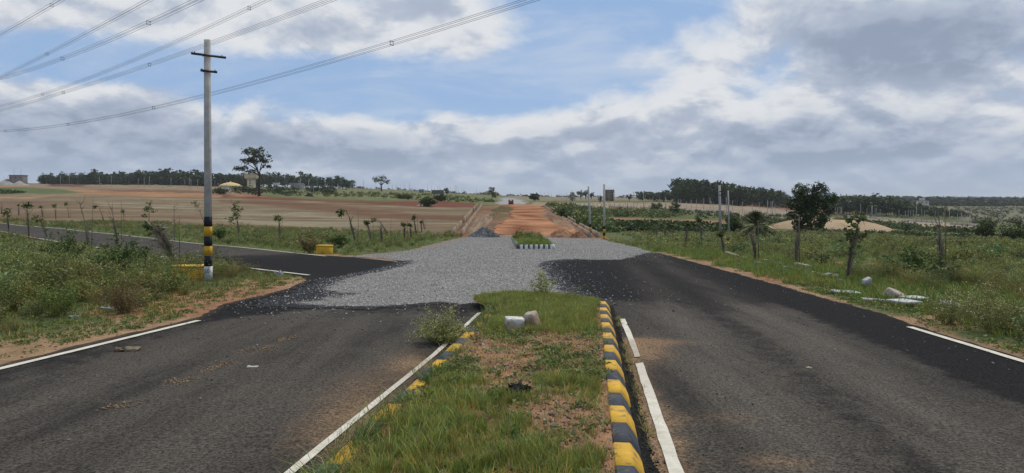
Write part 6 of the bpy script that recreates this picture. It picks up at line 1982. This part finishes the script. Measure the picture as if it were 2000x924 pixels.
c = z_of((1004, 648), KH); zz = float(med_z(np.array([c[0]]), np.array([c[1]]))[0])
block('boundary_stone', 'white painted stone block lying on the median grass', 'stone', (c[0], c[1] + .1, zz - .03), (0.265, 0.24, 0.215), (0.03, .05, .16), (0.34, 0.28, 0.21), (0.66, 0.64, 0.59), 1, .03)
c = z_of((1043, 645), KH); zz = float(med_z(np.array([c[0]]), np.array([c[1]]))[0])
block('boundary_stone', 'brown angular stone block tilted beside the white one', 'stone', (c[0], c[1] + .12, zz - .04), (0.215, 0.22, 0.275), (.10, -.22, -.35), (0.28, 0.20, 0.13), (0.42, 0.36, 0.29), 2, .05, None, .3)
b = hit(1692, 562); block('boundary_stone', 'white stone leaning upright in the right verge', 'stone', (b.x, b.y, b.z - .16), (0.36, 0.11, 0.46), (.25, -.3, .45), (0.32, 0.315, 0.30), (0.45, 0.445, 0.43), 3, .03, None, .3)
b = hit(1750, 583); block('concrete_block', 'tan concrete block half sunk with its flat face tilted up', 'block', (b.x, b.y + .1, b.z - .1), (0.44, 0.40, 0.26), (.42, .25, .5), (0.40, 0.33, 0.265), (0.44, 0.36, 0.29), 4, .03)
b = hit(1766, 598); block('concrete_slab', 'flat white concrete slab lying in the weeds', 'slab', (b.x, b.y, b.z + .08), (0.56, 0.46, 0.045), (.02, .03, .45), (0.40, 0.395, 0.37), (0.52, 0.515, 0.485), 5, .02)
b = hit(1652, 575); block('concrete_slab', 'chalky white slab nearly hidden in the grass, left of the leaning stone', 'slab', (b.x, b.y, b.z + .03), (0.62, 0.34, 0.05), (.04, .05, -.1), (0.33, 0.33, 0.30), (0.46, 0.46, 0.43), 6, .1)
b = hit(1800, 592); block('concrete_slab', 'pale slab behind the flat white one', 'slab', (b.x, b.y + .3, b.z + .06), (0.50, 0.34, 0.04), (.03, .02, .3), (0.42, 0.42, 0.38), (0.52, 0.52, 0.48), 7, .05)
b = hit(1728, 588); block('concrete_slab', 'long low pale slab left of the tan block', 'slab', (b.x - .25, b.y, b.z + .0), (0.5, 0.22, 0.05), (.02, .05, -.1), (0.42, 0.42, 0.38), (0.5, 0.5, 0.46), 8, .08)
b = hit(1856, 604); block('concrete_slab', 'small pale slab end at the foot of a flowering weed', 'slab', (b.x, b.y, b.z + .08), (0.28, 0.24, 0.07), (.1, .05, .3), (0.45, 0.45, 0.42), (0.55, 0.55, 0.52), 9, .08)
b = hit(1900, 548); t = thing('fallen_pole', 'grey concrete pole lying on the ground at the far right of the verge', 'pole', b)
e_ = hit(1985, 536) - b
m = MB(); m.tube([(0, 0, .18), (e_.x, e_.y, e_.z + .22)], [.065, .05], 6); m.build('shaft', M_CONC, t)
rg = np.random.default_rng(4)
for i in range(16):                                   # broken kerb pieces along the old wall line
    px = 1440 + 13.5 * i; rw = np.interp(px, [1440, 1520, 1580, 1650], [505, 518, 534, 548]) + rg.normal() * 2.5; b = hit(px, rw)
    block('rubble_stone', 'one of the grey broken stones strewn along the foot of the right saplings', 'stone', (b.x, b.y, b.z - .03), tuple(np.array((.26, .18, .12)) * (.5 + .8 * rg.random())), (rg.normal() * .2, rg.normal() * .2, rg.random() * 3), (0.17, 0.155, 0.13), (0.27, 0.25, 0.22), 20 + i)['group'] = 'rubble along the right saplings'
for (x0, y0, x1, y1, lab) in ((1418, 497, 1492, 512, 'long pale kerb beam lying beside the grey leaning sapling'), (1556, 521, 1580, 525, 'short pale kerb beam at the foot of the dense tree')):
    a_, b_ = hit(x0, y0), hit(x1, y1); d = b_ - a_
    m = MB(); m.box(0, d.to_2d().length, -.1, .1, -.1, .17, (0.27, 0.24, 0.185), .015)
    o = m.build('kerb_beam', M_PLAIN, None, label=lab, category='beam'); o.location = a_; o.rotation_euler = (0, 0, math.atan2(d.y, d.x))


def culvert(label, px, row, w, h, rz, fade):
    b = hit(px, row); u = px2m(b.y)
    t = thing('culvert_block', label, 'block', b, rz)
    m = MB(); m.box(-w * u / 2, w * u / 2, -.2, .2, -.2, h * u, np.array((0.60, 0.36, 0.03)) * fade, .025); m.build('body', M_COLR, t)
    m = MB(); m.box(-w * u / 2 - .015, w * u / 2 + .015, -.225, .225, h * u + .002, h * u + .07, np.array((0.66, 0.42, 0.05)) * fade, .02); m.build('coping', M_COLR, t)


culvert('yellow culvert wall beside the striped pole', 372, 548, 62, 26, .12, 1.0)
culvert('yellow culvert wall at the far edge of the side road', 634, 496, 30, 15, -.35, .95)
b = hit(300, 534); block('marker_stone', 'small yellow marker stone almost hidden in the weeds', 'stone', (b.x, b.y, b.z + .1), (.3, .2, .26), (0, 0, .1), (0.55, 0.33, 0.04), (0.60, 0.37, 0.05), 50, .03, M_COLR)
# litter
for px, row, lab, col_, d in ((250, 686, 'flattened dirty board lying on the left carriageway', (0.20, 0.155, 0.105), (.30, .11, .04)), (493, 718, 'small pale scrap on the left carriageway', (0.45, 0.42, 0.38), (.13, .06, .012)), (208, 606, 'crumpled pale plastic scrap in the left weeds', (0.30, 0.34, 0.35), (.2, .09, .05)), (145, 622, 'grey plastic scrap on the bare left verge', (0.4, 0.42, 0.42), (.16, .08, .04)), (1580, 720, 'tan leaf scrap on the right carriageway', (0.45, 0.38, 0.26), (.07, .04, .012)), (545, 540, 'white scrap in the grass at the corner of the side road', (0.6, 0.6, 0.58), (.2, .1, .12))):
    b = hit(px, row); block('litter', lab, 'litter', (b.x, b.y, b.z + .004), d, (.03, .05, random.random() * .6), col_, None, int(px), .9)
c = z_of((1012, 775), KH); zz = float(med_z(np.array([c[0]]), np.array([c[1]]))[0])
block('tar_lump', 'black lump of tar lying in the median grass', 'tar lump', (c[0], c[1], zz - .01), (.17, .13, .085), (.1, .1, .4), (0.018, 0.018, 0.018), None, 77, .9)


# --- far grass island with black and white kerb
def island():
    pts_px = [(1013, 487), (1081, 487)]
    a, b = hit(*pts_px[0]), hit(*pts_px[1])
    c, d = hit(1054, 466), hit(1002, 466)
    W = (b - a).to_2d().length
    A = [np.array(a[:2]), np.array(b[:2]), np.array(c[:2]), np.array(d[:2])]
    A[0], A[1] = A[0] + (A[1] - A[0]) * .03, A[1] - (A[1] - A[0]) * .03
    poly = [tuple(A[0]), tuple(A[1]), tuple(A[2]), tuple(A[3])]
    kz = 0.27
    iz = lambda L, D: ground_z(L, D, False) + 0.20 + 0.16 * sstep(0, .8, edge_dist(poly, L, D))
    sheet('median_island', poly, 0.0, 0.35, M_SOIL, lambda L, D: np.tile(rgb(0.10, 0.11, 0.045), (len(L), 1)), step=.3, zfn=iz, kind='structure', label='soil of the far grass island in the junction', category='median')
    root = link('kerb', None, kind='structure', label='black and white kerb round the far grass island', category='kerb')
    for s, (p, q_) in enumerate(((A[0], A[1]), (A[1], A[2]), (A[3], A[0]))):
        n_ = 13 if s == 0 else 26
        for i in range(n_):
            f0, f1 = i / n_, (i + 1) / n_
            if s == 0: wds = .6 if i % 2 == 0 else .4
            u0, u1 = p + (q_ - p) * f0, p + (q_ - p) * f1
            if s == 0:
                sh = (q_ - p) * (0.012 if i % 2 else -0.012); u0, u1 = u0 + (sh if i else 0), u1 - (sh if i < n_ - 1 else 0)
            kerb_stone(u0, u1, 1, WHT if i % 2 == 0 else BLK, root, float(ground_z(u0[:1], u0[1:], False)[0]) + .03, float(ground_z(u1[:1], u1[1:], False)[0]) + .03, h=kz, w=.16, batter=.03, seed=300 + s * 40 + i)
    rg = np.random.default_rng(66)
    P_ = sample(poly, 2300, rg, None, iz)
    scatter('grass', [tuft(650 + i, 16, 0.28, 0.2, 0.022, (0.07, 0.12, 0.025), (0.165, 0.21, 0.06), dry=.06) for i in range(3)], P_, .7 + .5 * rg.random(len(P_)), 'bright grass on the far island with the black and white kerb', 'grass', tints(len(P_), rg), .2, 62)
    P_ = sample(poly, 70, rg, lambda L, D: (D > 52) * 1.0, iz)
    scatter('weeds', W1, P_, .5 + .4 * rg.random(len(P_)), 'weeds at the back of the far grass island', 'weeds', tints(len(P_), rg), .15, 63)


island()


# --- buildings far off
def window(parent, x0, x1, y, z0, z1, c=(0.03, 0.035, 0.04)):
    m = MB(); m.box(x0, x1, y - .05, y + .05, z0, z1, np.array((.5, .47, .4))); w = m.build('window', M_COLR, parent)
    m = MB(); m.box(x0 + .12, x1 - .12, y - .09, y - .055, z0 + .12, z1 - .12, c); m.build('pane', M_COLR, w)


def water_tower():
    D = 480; b = at(491, D); u = px2m(D); row0 = HY - FPX * (b.z - EYE) / b.y
    t = thing('water_tower', 'cream water tower with square tank and shaft behind the lone tree', 'water tower', b, .12)
    H = (row0 - 339) * u; cr = (0.56, 0.49, 0.34)
    m = MB(); w = 6.6 * u; m.box(-w, w, -w, w, -1, H * .62, cr, .15); m.build('shaft', M_PLAIN, t)
    z0 = H * .62
    m = MB(); w2 = 11 * u; m.add([(-w, -w, z0 + .01), (w, -w, z0 + .01), (w, w, z0 + .01), (-w, w, z0 + .01), (-w2, -w2, z0 + 3 * u), (w2, -w2, z0 + 3 * u), (w2, w2, z0 + 3 * u), (-w2, w2, z0 + 3 * u)], [(0, 1, 5, 4), (1, 2, 6, 5), (2, 3, 7, 6), (3, 0, 4, 7), (4, 5, 6, 7), (3, 2, 1, 0)], (0.46, 0.40, 0.28)); m.build('corbel', M_PLAIN, t)
    m = MB(); m.box(-w2, w2, -w2, w2, z0 + 3.05 * u, H - .4, (0.50, 0.44, 0.32), .1); m.build('tank', M_PLAIN, t)
    m = MB(); w3 = 12.4 * u; m.box(-w3, w3, -w3, w3, H - .38, H, (0.42, 0.37, 0.27), .08); m.build('roof', M_PLAIN, t)
    for z in (.2, .36, .5): window(t, -.9, .2, -w, H * z, H * z + 1.0)


water_tower()


def dome():
    D = 470; b = at(450, D); u = px2m(D); row0 = HY - FPX * (b.z - EYE) / b.y
    t = thing('domed_tank', 'wide tan domed tank with a small knob on top', 'tank', b)
    zt = (row0 - 356) * u; zr = (row0 - 364) * u
    m = MB(); m.lathe([(20 * u, -1), (20 * u, zr)], 28, (0.55, 0.52, 0.44)); m.build('wall', M_PLAIN, t)
    m = MB(); m.lathe([(21.5 * u, zr + .02), (21.5 * u, zr + .25), (18 * u, zr + .25 + (zt - zr) * .35), (12 * u, zr + (zt - zr) * .72), (5 * u, zr + (zt - zr) * .95), (1.3 * u, zt), (1.3 * u, zt + .5), (.1, zt + .7)], 28, (0.62, 0.46, 0.20)); m.build('dome', M_PLAIN, t, smooth=False)


dome()


def brown_building():  # colours lightened throughout, distance haze painted into the surfaces
    D = 520; b = at(1190, D); u = px2m(D); row0 = HY - FPX * (b.z - EYE) / b.y
    t = thing('unfinished_building', 'brown unfinished building with open floors on the skyline', 'building', b, -.15)
    H = (row0 - 373.5) * u; w, d = 8.0 * u, 7 * u; n = 4
    for i in range(n + 1):
        m = MB(); z = H * i / n; e = .6 if i == n else .25; m.box(-w - e, w + e, -d - e, d + e, z - .3, z, (0.24, 0.18, 0.145)); m.build('floor_slab', M_PLAIN, t)
    for x in (-w, -w / 3, w / 3, w):
        for y in (-d, d):
            m = MB(); m.box(x - .25, x + .25, y - .25, y + .25, -1, H - .31, (0.32, 0.26, 0.22)); m.build('column', M_PLAIN, t)
    m = MB(); m.box(-w + .3, w - .3, -d + .6, d - .5, -1, H - .32, (0.26, 0.16, 0.12)); m.build('infill_wall', M_PLAIN, t)
    m = MB(); m.box(-w - .6, w + .6, -d - .6, d + .6, H + .01, H + 1.1, (0.20, 0.12, 0.095)); m.build('parapet', M_PLAIN, t)
    for i in range(n):
        for k in range(3): window(t, -w + .8 + k * (2 * w / 3), -w + 2.9 + k * (2 * w / 3), -d + .52, H * i / n + .6, H * i / n + min(2.2, H / n - .5), (.09, .08, .075))
    for k in range(9):
        m = MB(); x = -w - .9 + k * (2 * w + 1.8) / 8; m.tube([(x, -d - 1.1, -1), (x, -d - 1.1, H)], .07, 4, (0.3, 0.26, 0.2)); m.build('scaffold_pole', M_PLAIN, t)


brown_building()


def flat_house(name, label, px, D, top, wpx, storeys, col_, roof, cat='building', rz=.1, dep=8.0):
    b = at(px, D); u = px2m(D); row0 = HY - FPX * (b.z - EYE) / b.y
    t = thing(name, label, cat, b, rz); H = (row0 - top) * u; w = wpx * u / 2; d = dep / 2
    m = MB(); m.box(-w, w, -d, d, -1.5, H, col_, .05); m.build('wall', M_PLAIN, t)
    m = MB(); m.box(-w - .35, w + .35, -d - .35, d + .35, H + .005, H + .45, roof, .03); m.build('roof', M_PLAIN, t)
    nw = max(2, int(2 * w / 3.4))
    for s in range(storeys):
        for k in range(nw):
            xc = -w + (k + .5) * 2 * w / nw; z = H * (s + .35) / storeys
            window(t, xc - .7, xc + .7, -d, z, z + H * .38 / storeys)
    return t, H, w, d


t, H, w, d = flat_house('flat_roofed_building', 'grey flat roofed building with rooftop rods at far left', 36, 600, 343, 24, 2, (0.20, 0.18, 0.165), (0.15, 0.14, 0.13))
for x, h in ((-3.5, 7), (2.0, 6)): m = MB(); m.tube([(x, 0, H + .4), (x, 0, H + h)], .09, 4, (.12, .12, .12)); m.build('roof_rod', M_PLAIN, t)
m = MB(); m.box(-w - 3, -w - .05, -d, d, -1, H * .6, (.13, .12, .11)); m.build('side_wing', M_PLAIN, t)
flat_house('long_shed', 'long low dark shed on the skyline left of the small round tree', 855, 560, 372.5, 23, 1, (0.10, 0.095, 0.09), (0.07, 0.065, 0.06), 'shed', 0, 6)
flat_house('site_shed', 'small pale shed on the skyline left of the long dark one', 823, 600, 371, 9, 1, (0.26, 0.23, 0.19), (0.2, 0.17, 0.14), 'shed', .2, 5)
t, H, w, d = flat_house('pink_house', 'pale pink terraced house among the woods on the right', 1802, 640, 393, 17, 3, (0.50, 0.42, 0.38), (0.42, 0.36, 0.33), 'house', -.2)
m = MB(); m.box(-w * .5, w * .3, -d * .6, d * .6, H + .46, H + 2.6, (.52, .45, .42)); m.build('roof_room', M_PLAIN, t)
m = MB(); m.box(-w - .8, w + .8, -d - 1.6, -d - .02, H * .5, H * .54, (.5, .44, .4)); m.build('balcony', M_PLAIN, t)
flat_house('white_shed', 'tiny white roofed shed in the plots below the tall stand', 1301, 430, 404, 9, 1, (0.45, 0.44, 0.42), (0.62, 0.62, 0.60), 'shed', .1, 4)
flat_house('white_shed', 'low white shed behind the shrubs right of the lone tree', 540, 560, 358.5, 8, 1, (0.5, 0.5, 0.5), (0.62, 0.62, 0.62), 'shed', 0, 5)
flat_house('grey_shed', 'long grey shed below the far plantation', 580, 560, 359, 22, 1, (0.24, 0.235, 0.225), (0.3, 0.3, 0.3), 'shed', 0, 5)


def red_gate():
    b = hit(998, 399); u = px2m(b.y); t = thing('brick_kiosk', 'small red brick structure standing on the far grey road', 'kiosk', b)
    m = MB()
    for s in (-1, 1):
        m = MB(); m.box(s * 3.0 * u - .25, s * 3.0 * u + .25, -.3, .3, -.3, 9 * u, (0.19, 0.085, 0.06)); m.build('pillar', M_PLAIN, t)
    m = MB(); m.box(-2.6 * u, 2.6 * u, -.2, .2, -.3, 6.5 * u, (0.22, 0.11, 0.08)); m.build('wall', M_PLAIN, t)


red_gate()


def excavator():
    b = hit(1646, 432); u = px2m(b.y); t = thing('excavator', 'orange excavator with dark cab parked beside the sand mound', 'excavator', b, .1)
    Y, K = (0.62, 0.26, 0.03), (0.03, 0.03, 0.035)
    for s in (-1, 1):
        m = MB(); m.box(-1.9, 1.9, s * 1.1 - .3, s * 1.1 + .3, 0, .8, K, .25); m.build('track', M_COLR, t)
    m = MB(); m.box(-2.4, 1.0, -1.2, 1.2, .9, 1.9, Y, .12); m.build('body', M_COLR, t)
    m = MB(); m.box(.2, 1.6, -1.2, -.1, 1.0, 2.8, K, .1); c_ = m.build('cab', M_COLR, t)
    m = MB(); m.box(.35, 1.45, -1.23, -1.205, 1.9, 2.6, (0.06, 0.08, 0.09)); m.build('window', M_COLR, c_)
    m = MB(); m.tube([(1.0, .4, 1.6), (2.6, .4, 3.2), (3.8, .4, 2.9)], [.24, .22, .18], 6, K); m.build('boom', M_COLR, t)
    m = MB(); m.tube([(3.8, .4, 2.9), (4.4, .4, 1.2)], [.17, .13], 6, K); m.build('arm', M_COLR, t)
    m = MB(); m.add([(4.1, 0, 1.2), (4.9, 0, 1.1), (4.7, 0, .2), (4.0, 0, .5), (4.1, .8, 1.2), (4.9, .8, 1.1), (4.7, .8, .2), (4.0, .8, .5)], [(0, 1, 2, 3), (7, 6, 5, 4), (0, 4, 5, 1), (1, 5, 6, 2), (2, 6, 7, 3), (3, 7, 4, 0)], K); m.build('bucket', M_COLR, t)


excavator()


# ------------------------------------------------------------------ air: thin haze over the whole place
def haze():
    m = bpy.data.materials.new('haze_air'); m.use_nodes = True
    t = NT(m.node_tree)
    out = t.n('ShaderNodeOutputMaterial')
    v = t.n('ShaderNodeVolumePrincipled', {'Color': (0.93, 0.96, 1.0), 'Density': 0.00010, 'Anisotropy': 0.1})
    t.t.links.new(v.outputs[0], out.inputs['Volume'])
    mb = MB(); mb.box(-9500, 9500, -9500, 9500, -25, 75)
    mb.build('haze', m, None, kind='stuff', label='thin pale air that softens the distance', category='haze')


haze()
